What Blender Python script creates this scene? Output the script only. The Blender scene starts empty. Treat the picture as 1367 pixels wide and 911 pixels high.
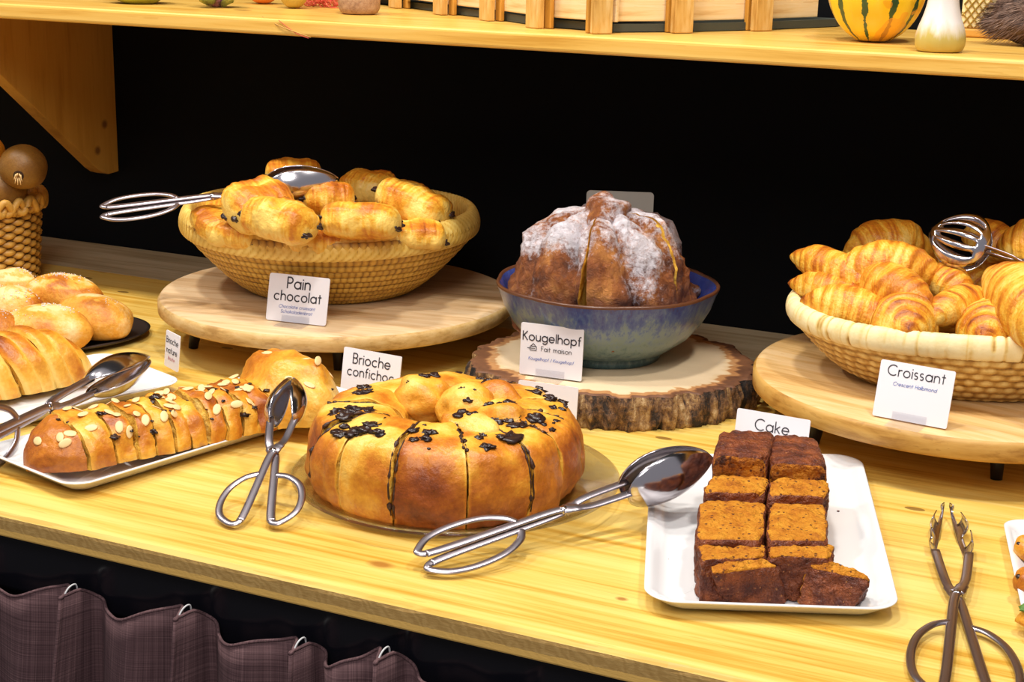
import bpy, math, random
import numpy as np
from mathutils import Vector, Matrix, noise
random.seed(7)
PI=math.pi; R=math.radians
scn=bpy.context.scene
C=scn.collection
# ------------------------------------------------------------ camera geometry
CX,CY,F=683.5,455.5,2065.0
YAW,PIT,ROL=R(24.5),R(15.32),R(1.33)
H=0.54                                       # camera height above the worktop (worktop top is z=0)
fw=Vector((-math.sin(YAW)*math.cos(PIT),math.cos(YAW)*math.cos(PIT),-math.sin(PIT)))
rt=fw.cross(Vector((0,0,1))).normalized(); up=rt.cross(fw)
rt2=rt*math.cos(ROL)+up*math.sin(ROL); up2=-rt*math.sin(ROL)+up*math.cos(ROL)
O=Vector((0,0,H))
def ray(x,y): return rt2*(x-CX)+up2*(CY-y)+fw*F
def at(x,y,z=0.0):
    d=ray(x,y); return O+d*((z-H)/d.z)
def atY(x,y,Y):
    d=ray(x,y); return O+d*(Y/d.y)
def ppm(p): return F/(Vector(p)-O).dot(fw)     # pixels per metre at a point
FLOOR=-0.9; WALLY=2.016; SHZ=0.415
# ------------------------------------------------------------ materials
def nd(nt,t,**k):
    n=nt.nodes.new(t)
    for a,v in k.items():
        if a.startswith('i_'):
            key=a[2:].replace('_',' ')
            n.inputs[key].default_value=v
        else: setattr(n,a,v)
    return n
def newmat(name):
    m=bpy.data.materials.new(name); m.use_nodes=True
    nt=m.node_tree; b=nt.nodes['Principled BSDF']
    return m,nt,b
def ramp(nt,fac,stops):
    r=nt.nodes.new('ShaderNodeValToRGB'); e=r.color_ramp.elements
    while len(e)<len(stops): e.new(0.5)
    for i,(p,c) in enumerate(stops):
        e[i].position=p; e[i].color=(c[0],c[1],c[2],1)
    nt.links.new(fac,r.inputs[0]); return r.outputs[0]
def coords(nt,scale=(1,1,1),kind='Object',rot=(0,0,0)):
    t=nt.nodes.new('ShaderNodeTexCoord'); mp=nt.nodes.new('ShaderNodeMapping')
    mp.inputs['Scale'].default_value=scale; mp.inputs['Rotation'].default_value=rot
    nt.links.new(t.outputs[kind],mp.inputs[0]); return mp.outputs[0]
def noi(nt,vec,scale,detail=4,rough=.55,dist=0):
    n=nt.nodes.new('ShaderNodeTexNoise'); n.inputs['Scale'].default_value=scale
    n.inputs['Detail'].default_value=detail; n.inputs['Roughness'].default_value=rough
    n.inputs['Distortion'].default_value=dist
    nt.links.new(vec,n.inputs['Vector']); return n.outputs[0]
def mth(nt,op,a,b=None,c=None,clamp=False):
    n=nt.nodes.new('ShaderNodeMath'); n.operation=op; n.use_clamp=clamp
    for i,v in enumerate((a,b,c)):
        if v is None: continue
        if isinstance(v,(int,float)): n.inputs[i].default_value=v
        else: nt.links.new(v,n.inputs[i])
    return n.outputs[0]
def mixc(nt,fac,a,b):
    n=nt.nodes.new('ShaderNodeMix'); n.data_type='RGBA'
    if isinstance(fac,(int,float)): n.inputs[0].default_value=fac
    else: nt.links.new(fac,n.inputs[0])
    for i,v in ((6,a),(7,b)):
        if isinstance(v,tuple): n.inputs[i].default_value=(v[0],v[1],v[2],1)
        else: nt.links.new(v,n.inputs[i])
    return n.outputs[2]
def bump(nt,b,h,strength=.3,dist=.002):
    n=nt.nodes.new('ShaderNodeBump'); n.inputs['Strength'].default_value=strength
    n.inputs['Distance'].default_value=dist
    nt.links.new(h,n.inputs['Height']); nt.links.new(n.outputs[0],b.inputs['Normal'])
def plain(name,col,rough=.5,metal=0,spec=.5,coat=0):
    m,nt,b=newmat(name); b.inputs['Base Color'].default_value=(*col,1)
    b.inputs['Roughness'].default_value=rough; b.inputs['Metallic'].default_value=metal
    b.inputs['Specular IOR Level'].default_value=spec; b.inputs['Coat Weight'].default_value=coat
    return m
def baked(name,stops,nscale=60,namt=.35,bscale=180,bstr=.35,rough=.42,spec=.4,big=14,bigamt=.25,bdist=.0015):
    """bread / pastry: colour from the 'tone' attribute (how far the dough is baked) broken up by noise"""
    m,nt,b=newmat(name); v=coords(nt)
    a=nd(nt,'ShaderNodeAttribute',attribute_name='tone')
    n1=noi(nt,v,nscale,5,.6); n2=noi(nt,v,big,2,.5)
    n3=noi(nt,v,nscale*4.5,4,.65)
    t=mth(nt,'ADD',a.outputs['Fac'],mth(nt,'MULTIPLY',mth(nt,'SUBTRACT',n1,.5),namt*2.6))
    t=mth(nt,'ADD',t,mth(nt,'MULTIPLY',mth(nt,'SUBTRACT',n3,.5),namt*1.6))
    t=mth(nt,'ADD',t,mth(nt,'MULTIPLY',mth(nt,'SUBTRACT',n2,.5),bigamt*2),clamp=True)
    nt.links.new(ramp(nt,t,stops),b.inputs['Base Color'])
    b.inputs['Roughness'].default_value=rough; b.inputs['Specular IOR Level'].default_value=spec
    bump(nt,b,noi(nt,v,bscale,4,.6),bstr,bdist)
    return m
def wood(name,c1,c2,c3,grain=(1.5,30,30),scale=3,rough=.45,knots=(),bstr=.15,speck=0,coat=0,kcol=(.35,.13,.02)):
    m,nt,b=newmat(name); v=coords(nt,grain); v0=coords(nt)
    n1=noi(nt,v,scale,5,.6,.6); n2=noi(nt,v,scale*.3,3,.5,1.2); n4=noi(nt,coords(nt,(grain[0]*1.2,grain[1]*3.5,grain[2]*3.5)),scale,3,.6,.3)
    t=mth(nt,'ADD',mth(nt,'MULTIPLY',n1,.42),mth(nt,'MULTIPLY',n2,.33)); t=mth(nt,'ADD',t,mth(nt,'MULTIPLY',n4,.25))
    col=ramp(nt,t,[(.39,c3),(.48,c2),(.57,c1)])
    n3=noi(nt,v,scale*3,2,.5)
    col=mixc(nt,mth(nt,'MULTIPLY',mth(nt,'GREATER_THAN',n3,.68),.35),col,c3)
    for (kx,ky,kz,kr,st) in knots:
        vd=nd(nt,'ShaderNodeVectorMath',operation='SUBTRACT'); nt.links.new(v0,vd.inputs[0]); vd.inputs[1].default_value=(kx,ky,kz)
        vm=nd(nt,'ShaderNodeVectorMath',operation='MULTIPLY'); nt.links.new(vd.outputs[0],vm.inputs[0]); vm.inputs[1].default_value=(1/st,1,1)
        ln=nd(nt,'ShaderNodeVectorMath',operation='LENGTH'); nt.links.new(vm.outputs[0],ln.inputs[0])
        mr=nd(nt,'ShaderNodeMapRange'); nt.links.new(ln.outputs['Value'],mr.inputs[0])
        mr.inputs[1].default_value=kr*.6; mr.inputs[2].default_value=kr*1.5; mr.inputs[3].default_value=.85; mr.inputs[4].default_value=0
        col=mixc(nt,mr.outputs[0],col,kcol)
    if speck:
        vo=nd(nt,'ShaderNodeTexVoronoi'); vo.inputs['Scale'].default_value=speck
        vs=coords(nt,(.45,1,1)); nt.links.new(vs,vo.inputs['Vector'])
        sel=nd(nt,'ShaderNodeSeparateColor'); nt.links.new(vo.outputs['Color'],sel.inputs[0])
        k=mth(nt,'MULTIPLY',mth(nt,'LESS_THAN',vo.outputs['Distance'],.10),mth(nt,'GREATER_THAN',sel.outputs[0],.72))
        col=mixc(nt,mth(nt,'MULTIPLY',k,.75),col,(.14,.06,.015))
    nt.links.new(col,b.inputs['Base Color']); b.inputs['Roughness'].default_value=rough
    b.inputs['Coat Weight'].default_value=coat; b.inputs['Coat Roughness'].default_value=.2
    bump(nt,b,n1,bstr,.001)
    return m
M={}
kn=at(508,754,0); kn2=at(830,800,0); kn3=at(1155,700,0)
M['counter']=wood('worktop pine',(.82,.59,.17),(.76,.49,.10),(.56,.28,.025),grain=(.9,20,20),scale=3.0,rough=.34,
   knots=[(kn.x,kn.y,0,.006,1.7),(kn2.x,kn2.y-.0,0,.003,1.5)],speck=22,bstr=.12)
def edge_mat():
    m,nt,b=newmat('worktop sawn edge'); v=coords(nt,(8,8,60)); v0=coords(nt)
    n=noi(nt,v,6,5,.65,1.5); w=nd(nt,'ShaderNodeTexWave',wave_type='BANDS',bands_direction='DIAGONAL')
    w.inputs['Scale'].default_value=55; w.inputs['Distortion'].default_value=14; w.inputs['Detail'].default_value=3
    nt.links.new(v0,w.inputs['Vector'])
    t=mth(nt,'ADD',mth(nt,'MULTIPLY',n,.8),mth(nt,'MULTIPLY',w.outputs['Fac'],.2))
    c=ramp(nt,t,[(.2,(.42,.235,.06)),(.5,(.52,.31,.09)),(.85,(.68,.44,.15))])
    sx=nd(nt,'ShaderNodeSeparateXYZ'); nt.links.new(v0,sx.inputs[0])
    k=mth(nt,'LESS_THAN',mth(nt,'ADD',sx.outputs[2],mth(nt,'MULTIPLY',n,.004)),-.0150)
    c=mixc(nt,k,c,(.86,.52,.13))
    nt.links.new(c,b.inputs['Base Color']); b.inputs['Roughness'].default_value=.6
    bump(nt,b,t,.5,.001); return m
M['edge']=edge_mat()
M['strip']=wood('back board grey pine',(.50,.42,.27),(.42,.34,.20),(.30,.22,.11),grain=(1.2,14,14),scale=3,rough=.6)
M['shelf']=wood('shelf pine',(.80,.50,.12),(.76,.44,.085),(.62,.31,.04),grain=(1.5,20,20),scale=3,rough=.33,speck=14,bstr=.1)
M['bracket']=wood('bracket pine',(.60,.30,.045),(.56,.27,.035),(.46,.20,.02),grain=(20,20,1.5),scale=2.2,rough=.5,
   knots=[(-1.632,1.965,.165,.006,1),(-1.632,1.985,.205,.006,1)],kcol=(.16,.05,.01))
M['board']=wood('pale mango wood',(.74,.55,.33),(.66,.45,.24),(.45,.26,.10),grain=(2,16,16),scale=3,rough=.5,speck=8)
M['board_side']=wood('pale mango wood rim',(.66,.45,.19),(.58,.36,.12),(.40,.22,.06),grain=(12,12,30),scale=3,rough=.55)
M['board2']=wood('honey mango wood',(.78,.54,.27),(.70,.44,.17),(.50,.26,.07),grain=(2,14,14),scale=3,rough=.45,speck=8)
M['board2_side']=wood('honey mango wood rim',(.62,.36,.09),(.54,.29,.06),(.34,.15,.02),grain=(6,6,20),scale=3,rough=.5)
M['crate']=wood('crate slats',(.72,.50,.20),(.62,.36,.09),(.42,.20,.03),grain=(20,20,2.5),scale=3,rough=.6)
M['crateboard']=wood('crate boards',(.86,.68,.42),(.80,.58,.28),(.62,.36,.12),grain=(2,20,20),scale=3,rough=.6)
M['black']=plain('black wall paint',(.0022,.0024,.0032),.75,spec=.12)
M['blackgloss']=plain('glossy black metal',(.006,.006,.009),.18,spec=.6)
M['blackmetal']=plain('black iron',(.01,.01,.012),.4,spec=.4)
M['floor']=plain('dark floor',(.05,.045,.04),.6)
M['white']=plain('white glazed porcelain',(.82,.82,.83),.18,spec=.5,coat=.3)
M['steel']=plain('stainless steel',(.60,.57,.60),.16,metal=1)
M['steel_satin']=plain('satin steel',(.42,.37,.40),.30,metal=1)
M['card']=plain('white card stock',(.80,.78,.82),.5)
M['cardgrey']=plain('grey card back',(.42,.40,.35),.5)
M['ink']=plain('dark printed ink',(.045,.04,.05),.6)
M['inkblue']=plain('blue printed ink',(.13,.19,.52),.6)
M['inkred']=plain('red printed ink',(.55,.12,.16),.6)
def clear(name,col=(1,1,1),tr=.86,rough=.04,fk=.8):
    m,nt,b=newmat(name); out=nt.nodes['Material Output']
    t=nd(nt,'ShaderNodeBsdfTransparent'); t.inputs[0].default_value=(*col,1)
    g=nd(nt,'ShaderNodeBsdfGlossy'); g.inputs['Roughness'].default_value=rough
    fr=nd(nt,'ShaderNodeLayerWeight'); fr.inputs[0].default_value=.35
    mx=nd(nt,'ShaderNodeMixShader'); f=mth(nt,'ADD',mth(nt,'MULTIPLY',fr.outputs['Fresnel'],fk),1-tr,clamp=True)
    nt.links.new(f,mx.inputs[0]); nt.links.new(t.outputs[0],mx.inputs[1]); nt.links.new(g.outputs[0],mx.inputs[2])
    nt.links.new(mx.outputs[0],out.inputs[0]); return m
M['acrylic']=clear('clear acrylic',(.96,.96,.97),.97,fk=.18)
M['glass']=clear('pressed glass',(.95,.945,.93),.96,rough=.08,fk=.5)
M['brioche']=baked('brioche crust',[(0,(.88,.58,.13)),(.25,(.80,.38,.035)),(.5,(.56,.18,.012)),(.75,(.32,.075,.008)),(1,(.13,.025,.006))],nscale=45,namt=.22,bscale=85,bstr=.5,rough=.40,bdist=.004,spec=.45,big=16,bigamt=.2)
M['crumb']=baked('brioche crumb',[(0,(.90,.64,.17)),(.5,(.84,.50,.07)),(1,(.62,.27,.03))],nscale=110,namt=.35,bscale=160,bstr=.9,rough=.7,spec=.2,bdist=.003)
M['croissant']=baked('croissant crust',[(0,(.87,.58,.13)),(.22,(.80,.42,.04)),(.46,(.62,.22,.013)),(.75,(.42,.11,.009)),(1,(.20,.04,.008))],nscale=60,namt=.22,bscale=110,bstr=.6,rough=.42,bdist=.004,spec=.45,big=20,bigamt=.2)
M['sugarbun']=baked('sugared plait crust',[(0,(.88,.62,.28)),(.3,(.78,.38,.05)),(.6,(.54,.18,.015)),(.85,(.32,.08,.01)),(1,(.16,.04,.01))],nscale=50,namt=.26,bscale=90,bstr=.5,bdist=.004,rough=.45)
M['choc']=plain('dark chocolate',(.028,.012,.010),.3,spec=.5)
M['chocb']=baked('chocolate filling',[(0,(.10,.035,.012)),(.6,(.035,.014,.010)),(1,(.018,.008,.008))],nscale=120,namt=.4,bscale=260,bstr=.8,rough=.4)
M['almond']=plain('sliced almond',(.86,.60,.28),.5)
M['cakecrumb']=baked('spice cake crumb',[(0,(.66,.29,.025)),(.40,(.50,.175,.012)),(.68,(.30,.085,.010)),(.86,(.07,.02,.008)),(1,(.04,.012,.006))],nscale=85,namt=.42,bscale=120,bstr=1.0,rough=.7,spec=.2,big=60,bigamt=.25,bdist=.008)
M['cakecrust']=baked('spice cake crust',[(0,(.30,.075,.018)),(.5,(.13,.028,.010)),(1,(.045,.010,.008))],nscale=130,namt=.45,bscale=120,bstr=1.0,rough=.5,spec=.4,big=50,bigamt=.2,bdist=.009)
def add_specks(m,scale,thr,col,sel_=.45):
    nt=m.node_tree; b=nt.nodes['Principled BSDF']; src=b.inputs['Base Color'].links[0].from_socket
    vo=nd(nt,'ShaderNodeTexVoronoi'); vo.inputs['Scale'].default_value=scale; nt.links.new(coords(nt),vo.inputs['Vector'])
    sc=nd(nt,'ShaderNodeSeparateColor'); nt.links.new(vo.outputs['Color'],sc.inputs[0])
    k=mth(nt,'MULTIPLY',mth(nt,'LESS_THAN',vo.outputs['Distance'],thr),mth(nt,'GREATER_THAN',sc.outputs[0],sel_))
    nt.links.new(mixc(nt,mth(nt,'MULTIPLY',k,.85),src,col),b.inputs['Base Color'])
add_specks(M['cakecrumb'],210,.26,(.07,.02,.012),.55)
add_specks(M['cakecrust'],260,.22,(.36,.13,.035),.7)
def kougel_mat():
    m,nt,b=newmat('sugar dusted kougelhopf crust'); v=coords(nt)
    a=nd(nt,'ShaderNodeAttribute',attribute_name='tone'); s=nd(nt,'ShaderNodeAttribute',attribute_name='sugar')
    n1=noi(nt,v,55,5,.65,.5)
    t=mth(nt,'ADD',a.outputs['Fac'],mth(nt,'MULTIPLY',mth(nt,'SUBTRACT',n1,.5),1.5),clamp=True)
    c=ramp(nt,t,[(0,(.52,.20,.04)),(.30,(.30,.085,.016)),(.6,(.13,.034,.010)),(1,(.035,.012,.007))])
    n2=noi(nt,v,130,6,.75)
    k=mth(nt,'MULTIPLY',mth(nt,'ADD',s.outputs['Fac'],mth(nt,'MULTIPLY',mth(nt,'SUBTRACT',n2,.5),2.6)),1.5,clamp=True)
    c=mixc(nt,mth(nt,'MULTIPLY',k,.9),c,(.82,.78,.84))
    nt.links.new(c,b.inputs['Base Color']); b.inputs['Roughness'].default_value=.55
    bump(nt,b,noi(nt,v,110,6,.75,.6),1.0,.007); return m
M['kougel']=kougel_mat()
def wick_mat(name,stops,rough=.5):
    m,nt,b=newmat(name); v=coords(nt)
    a=nd(nt,'ShaderNodeAttribute',attribute_name='tone'); n=noi(nt,v,45,4,.6); n2=noi(nt,v,300,2,.5)
    t=mth(nt,'ADD',a.outputs['Fac'],mth(nt,'ADD',mth(nt,'MULTIPLY',mth(nt,'SUBTRACT',n,.5),.5),mth(nt,'MULTIPLY',mth(nt,'SUBTRACT',n2,.5),.25)),clamp=True)
    nt.links.new(ramp(nt,t,stops),b.inputs['Base Color']); b.inputs['Roughness'].default_value=rough
    bump(nt,b,n2,.3,.0008); return m
M['wick1']=wick_mat('golden woven palm',[(0,(.12,.05,.006)),(.3,(.46,.24,.03)),(.6,(.72,.44,.07)),(1,(.88,.64,.18))])
M['wick2']=wick_mat('pale woven leaf',[(0,(.16,.07,.012)),(.3,(.50,.28,.06)),(.6,(.78,.56,.20)),(1,(.90,.76,.42))])
M['wick3']=wick_mat('brown willow',[(0,(.06,.02,.004)),(.35,(.34,.16,.025)),(.7,(.58,.31,.055)),(1,(.72,.45,.11))])
def bowl_mat():
    m,nt,b=newmat('reactive blue glaze'); t=nd(nt,'ShaderNodeTexCoord'); sx=nd(nt,'ShaderNodeSeparateXYZ')
    nt.links.new(t.outputs['Object'],sx.inputs[0]); v=coords(nt,(1,1,.35))
    n=noi(nt,v,150,4,.7); n2=noi(nt,v,22,3,.5)
    z=mth(nt,'ADD',mth(nt,'MULTIPLY',sx.outputs[2],9.3),mth(nt,'ADD',mth(nt,'MULTIPLY',mth(nt,'SUBTRACT',n2,.5),.35),mth(nt,'MULTIPLY',mth(nt,'SUBTRACT',n,.5),1.1)))
    c=ramp(nt,z,[(.0,(.045,.10,.11)),(.10,(.08,.15,.16)),(.30,(.17,.24,.21)),(.50,(.15,.22,.26)),(.66,(.07,.12,.28)),(.85,(.03,.055,.24)),(1,(.05,.04,.12))])
    nt.links.new(c,b.inputs['Base Color']); b.inputs['Roughness'].default_value=.28; b.inputs['Coat Weight'].default_value=.2; bump(nt,b,n,.15,.001)
    return m
M['glaze']=bowl_mat()
M['glazein']=baked('deep blue glaze inside',[(0,(.03,.05,.26)),(.5,(.05,.08,.36)),(1,(.13,.19,.46))],nscale=120,namt=.4,bscale=40,bstr=.02,rough=.18)
M['glazerim']=plain('bare brown rim glaze',(.11,.04,.018),.3)
def bark_mat():
    m,nt,b=newmat('rough oak bark'); v=coords(nt,(1,1,.25)); v2=coords(nt)
    n=noi(nt,v,30,5,.7,.6); n2=noi(nt,v2,120,4,.7)
    t=mth(nt,'ADD',mth(nt,'MULTIPLY',n,.75),mth(nt,'MULTIPLY',n2,.25))
    c=ramp(nt,t,[(.38,(.008,.006,.007)),(.46,(.03,.018,.012)),(.51,(.15,.075,.035)),(.57,(.34,.20,.08)),(.64,(.62,.46,.26))])
    nt.links.new(c,b.inputs['Base Color']); b.inputs['Roughness'].default_value=.85
    bump(nt,b,n2,.9,.004); return m
M['bark']=bark_mat()
M['logtop']=baked('pale log face',[(0,(.76,.60,.40)),(.55,(.70,.51,.29)),(.72,(.46,.22,.08)),(.85,(.24,.10,.04)),(1,(.12,.05,.025))],nscale=30,namt=.08,bscale=90,bstr=.15,rough=.6,big=10,bigamt=.06)
def fabric_mat():
    m,nt,b=newmat('mauve brown woven cloth')
    v=coords(nt,(1,1,1),'UV')
    a=noi(nt,coords(nt,(3,900,1),'UV'),1.2,3,.6); c2=noi(nt,coords(nt,(900,3,1),'UV'),1.2,3,.6)
    t=mth(nt,'ADD',mth(nt,'MULTIPLY',a,.5),mth(nt,'MULTIPLY',c2,.5))
    c=ramp(nt,t,[(.35,(.038,.015,.018)),(.5,(.092,.043,.047)),(.65,(.17,.092,.095))])
    nt.links.new(c,b.inputs['Base Color']); b.inputs['Roughness'].default_value=.85
    b.inputs['Sheen Weight'].default_value=.0
    bump(nt,b,t,.4,.001); return m
M['fabric']=fabric_mat()
M['hook']=plain('white plastic curtain hook',(.55,.55,.56),.4)
# ------------------------------------------------------------ object helpers
def tag(o,label=None,cat=None,group=None,kind=None):
    if label: o['label']=label
    if cat: o['category']=cat
    if group: o['group']=group
    if kind: o['kind']=kind
    return o
def empty(name,loc,rz=0,**k):
    o=bpy.data.objects.new(name,None); C.objects.link(o); o.location=loc; o.rotation_euler=(0,0,rz)
    o.empty_display_size=.02
    return tag(o,**k)
def mesh(name,vs,fs,mats,parent=None,tone=None,mi=None,smooth=True,attrs=None,origin=None,uv=None):
    me=bpy.data.meshes.new(name)
    o0=Vector(origin) if origin is not None else Vector((0,0,0))
    me.from_pydata([tuple(Vector(v)-o0) for v in vs],[],fs)
    if not isinstance(mats,(list,tuple)): mats=[mats]
    for m in mats: me.materials.append(m)
    if mi is not None: me.polygons.foreach_set('material_index',mi)
    me.polygons.foreach_set('use_smooth',[smooth]*len(me.polygons))
    d=dict(attrs or {})
    if tone is not None: d['tone']=tone
    for k,v in d.items():
        a=me.attributes.new(k,'FLOAT','POINT'); a.data.foreach_set('value',[float(q) for q in v])
    if uv is not None:
        l=me.uv_layers.new(name='UVMap')
        for lp in me.loops: l.data[lp.index].uv=uv[lp.vertex_index]
    me.validate(); me.update()
    o=bpy.data.objects.new(name,me); C.objects.link(o); o.location=o0
    if parent is not None:
        o.parent=parent
        if origin is not None or parent.type!='EMPTY':
            pass
    return o
def world_child(o,parent):
    """parent o (built in world coordinates) under parent, keeping it where it stands"""
    mw=o.matrix_basis.copy(); o.parent=parent
    p=parent; chain=Matrix.Identity(4)
    while p is not None:
        chain=p.matrix_basis@chain if p.parent is None else p.matrix_basis@chain
        p=p.parent
    o.matrix_basis=chain.inverted()@mw
    return o
def recalc(o):
    import bmesh
    bm=bmesh.new(); bm.from_mesh(o.data); bmesh.ops.recalc_face_normals(bm,faces=bm.faces); bm.to_mesh(o.data); bm.free(); return o
def bevel(o,w,seg=3,ang=30):
    m=o.modifiers.new('bevel','BEVEL'); m.width=w; m.segments=seg; m.limit_method='ANGLE'; m.angle_limit=R(ang); return o
def solid(o,t,off=0):
    m=o.modifiers.new('solid','SOLIDIFY'); m.thickness=t; m.offset=off; return o
def grid(nu,nv,fn,cu=False,cv=False):
    vs=[];fs=[]
    for i in range(nu):
        for j in range(nv): vs.append(fn(i,j))
    for i in range(nu if cu else nu-1):
        for j in range(nv if cv else nv-1):
            a=i*nv+j;b=((i+1)%nu)*nv+j;c=((i+1)%nu)*nv+(j+1)%nv;d=i*nv+(j+1)%nv
            fs.append((a,b,c,d))
    return vs,fs
def boxv(c,s,rz=0):
    vs=[];ca,sa=math.cos(rz),math.sin(rz)
    for x in(-.5,.5):
        for y in(-.5,.5):
            for z in(-.5,.5):
                X,Y=x*s[0],y*s[1]; vs.append((c[0]+X*ca-Y*sa,c[1]+X*sa+Y*ca,c[2]+z*s[2]))
    return vs,[(0,1,3,2),(4,6,7,5),(0,4,5,1),(2,3,7,6),(0,2,6,4),(1,5,7,3)]
def box(name,x0,x1,y0,y1,z0,z1,m,parent=None,bev=.002,rz=0):
    c=((x0+x1)/2,(y0+y1)/2,(z0+z1)/2)
    vs,fs=boxv((0,0,0),(x1-x0,y1-y0,z1-z0),0)
    o=mesh(name,vs,fs,m,smooth=False); o.location=c; o.rotation_euler.z=rz
    if bev: bevel(o,bev)
    if parent: world_child(o,parent)
    return o
def tube(pts,rad,n=8,closed=False,flat=1.0,nrm=None,caps=True):
    """sweep an ellipse (rad x rad*flat) along points; flat squashes along nrm"""
    pts=[Vector(p) for p in pts]; N=len(pts); vs=[];fs=[]
    rr=rad if isinstance(rad,(list,tuple)) else [rad]*N
    ref=Vector(nrm) if nrm is not None else None; last=None
    for i,p in enumerate(pts):
        if closed: t=pts[(i+1)%N]-pts[i-1]
        else: t=pts[min(i+1,N-1)]-pts[max(i-1,0)]
        if t.length<1e-9: t=Vector((1,0,0))
        t.normalize()
        if ref is not None: a=ref
        else: a=last if last is not None else (Vector((0,0,1)) if abs(t.z)<.9 else Vector((1,0,0)))
        s=t.cross(a).normalized(); u=s.cross(t).normalized(); last=u
        for k in range(n):
            g=2*PI*k/n; vs.append(p+s*math.cos(g)*rr[i]+u*math.sin(g)*rr[i]*flat)
    for i in range(N if closed else N-1):
        for k in range(n):
            a=i*n+k;b=i*n+(k+1)%n;c=((i+1)%N)*n+(k+1)%n;d=((i+1)%N)*n+k
            fs.append((a,d,c,b))
    if caps and not closed:
        fs.append(tuple(range(n))); fs.append(tuple(reversed(range((N-1)*n,N*n))))
    return vs,fs
def join(parts):
    vs=[];fs=[]
    for v,f in parts:
        b=len(vs); vs+=list(v); fs+=[tuple(b+i for i in q) for q in f]
    return vs,fs
def lathe(prof,n=96,fn=None):
    """prof: list of (r,z); fn(phi,i)->radius factor"""
    def g(i,j):
        ph=2*PI*j/n; r,z=prof[i]; k=fn(ph,i) if fn else 1
        return (r*k*math.cos(ph),r*k*math.sin(ph),z)
    return grid(len(prof),n,g,cv=True)
def ns(p,s,seed=0): return noise.noise(Vector((p[0]*s+seed*7.3,p[1]*s-seed*3.1,p[2]*s+seed)))
def spline(pts,n=8,closed=False):
    P=[Vector(p) for p in pts]; N=len(P); out=[]
    for i in range(N if closed else N-1):
        p1=P[i];p2=P[(i+1)%N]; p0=P[i-1] if (closed or i>0) else p1; p3=P[(i+2)%N] if (closed or i+2<N) else p2
        for k in range(n):
            t=k/n; out.append(.5*((2*p1)+(p2-p0)*t+(2*p0-5*p1+4*p2-p3)*t*t+(3*p1-p0-3*p2+p3)*t**3))
    if not closed: out.append(P[-1])
    return out
def blob(c,r,seed=0,amp=.15,fr=2.0,nu=14,nv=20,rot=None):
    """noisy ellipsoid"""
    def g(i,j):
        th=PI*i/(nu-1); ph=2*PI*j/nv
        d=Vector((math.sin(th)*math.cos(ph),math.sin(th)*math.sin(ph),math.cos(th)))
        k=1+amp*ns(d,fr,seed); p=Vector((d.x*r[0]*k,d.y*r[1]*k,d.z*r[2]*k))
        if rot is not None: p=rot@p
        return Vector(c)+p
    return grid(nu,nv,g,cv=True)
# ------------------------------------------------------------ the setting
def structure(o): o['kind']='structure'; return o
structure(box('wall_back',-4.5,3,WALLY,WALLY+.12,FLOOR,2.2,M['black'],bev=0))
structure(box('floor',-4.5,3,-3.0,WALLY+.12,FLOOR-.05,FLOOR,M['floor'],bev=0))
FY=at(500,795,0).y   # front edge line of the worktop
FY=(at(0,684,0).y+at(1011,911,0).y)/2
STEP=1.848
# worktop: a worn, slightly wavy front edge
wt=empty('worktop',(-.9,(FY+STEP)/2,-.024),label='long yellow pine worktop with a worn front edge carrying all the pastries',cat='counter')
def wtop():
    nx=260; xs=[-3.2+i*(4.4/(nx-1)) for i in range(nx)]
    def prof(x):
        w=.0022*noise.noise(Vector((x*22,0,1)))+.0012*noise.noise(Vector((x*90,0,4)))
        return [(FY+.0005,-.024),(FY-.0002,-.0225),(FY,-.008),(FY+.0005+w*.4,-.005),(FY+.004+w,-.0012),(FY+.009+w*1.5,0),(FY+.03,0),(FY+.2,0),(STEP,0),(STEP,-.024)]
    ps=[prof(x) for x in xs]; k=len(ps[0])
    vs,fs=grid(nx,k,lambda i,j:(xs[i],ps[i][j][0],ps[i][j][1]),cv=True)
    mi=[]
    for i in range(nx-1):
        for j in range(k): mi.append(1 if j in(0,1,2) else 0)
    o=mesh('plank',vs,fs,[M['counter'],M['edge']],mi=mi,smooth=False); recalc(o)
    world_child(o,wt)
wtop()
tag(box('back_board',-3.2,1.2,STEP+.0015,WALLY-.001,-.024,-.0004,M['strip'],bev=.003),'greyish pine board along the foot of the black wall, under the shelf','board')
tag(box('support_rail',-3.2,1.2,FY+.012,FY+.05,-.085,-.0245,M['blackgloss'],bev=.004),'glossy black rail running under the front of the pine worktop','rail')
tag(box('base_cabinet',-3.2,1.2,FY+.16,WALLY-.002,FLOOR,-.0245,M['blackmetal'],bev=.004),'black cabinet carrying the worktop behind the cloth skirt','cabinet')
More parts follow.
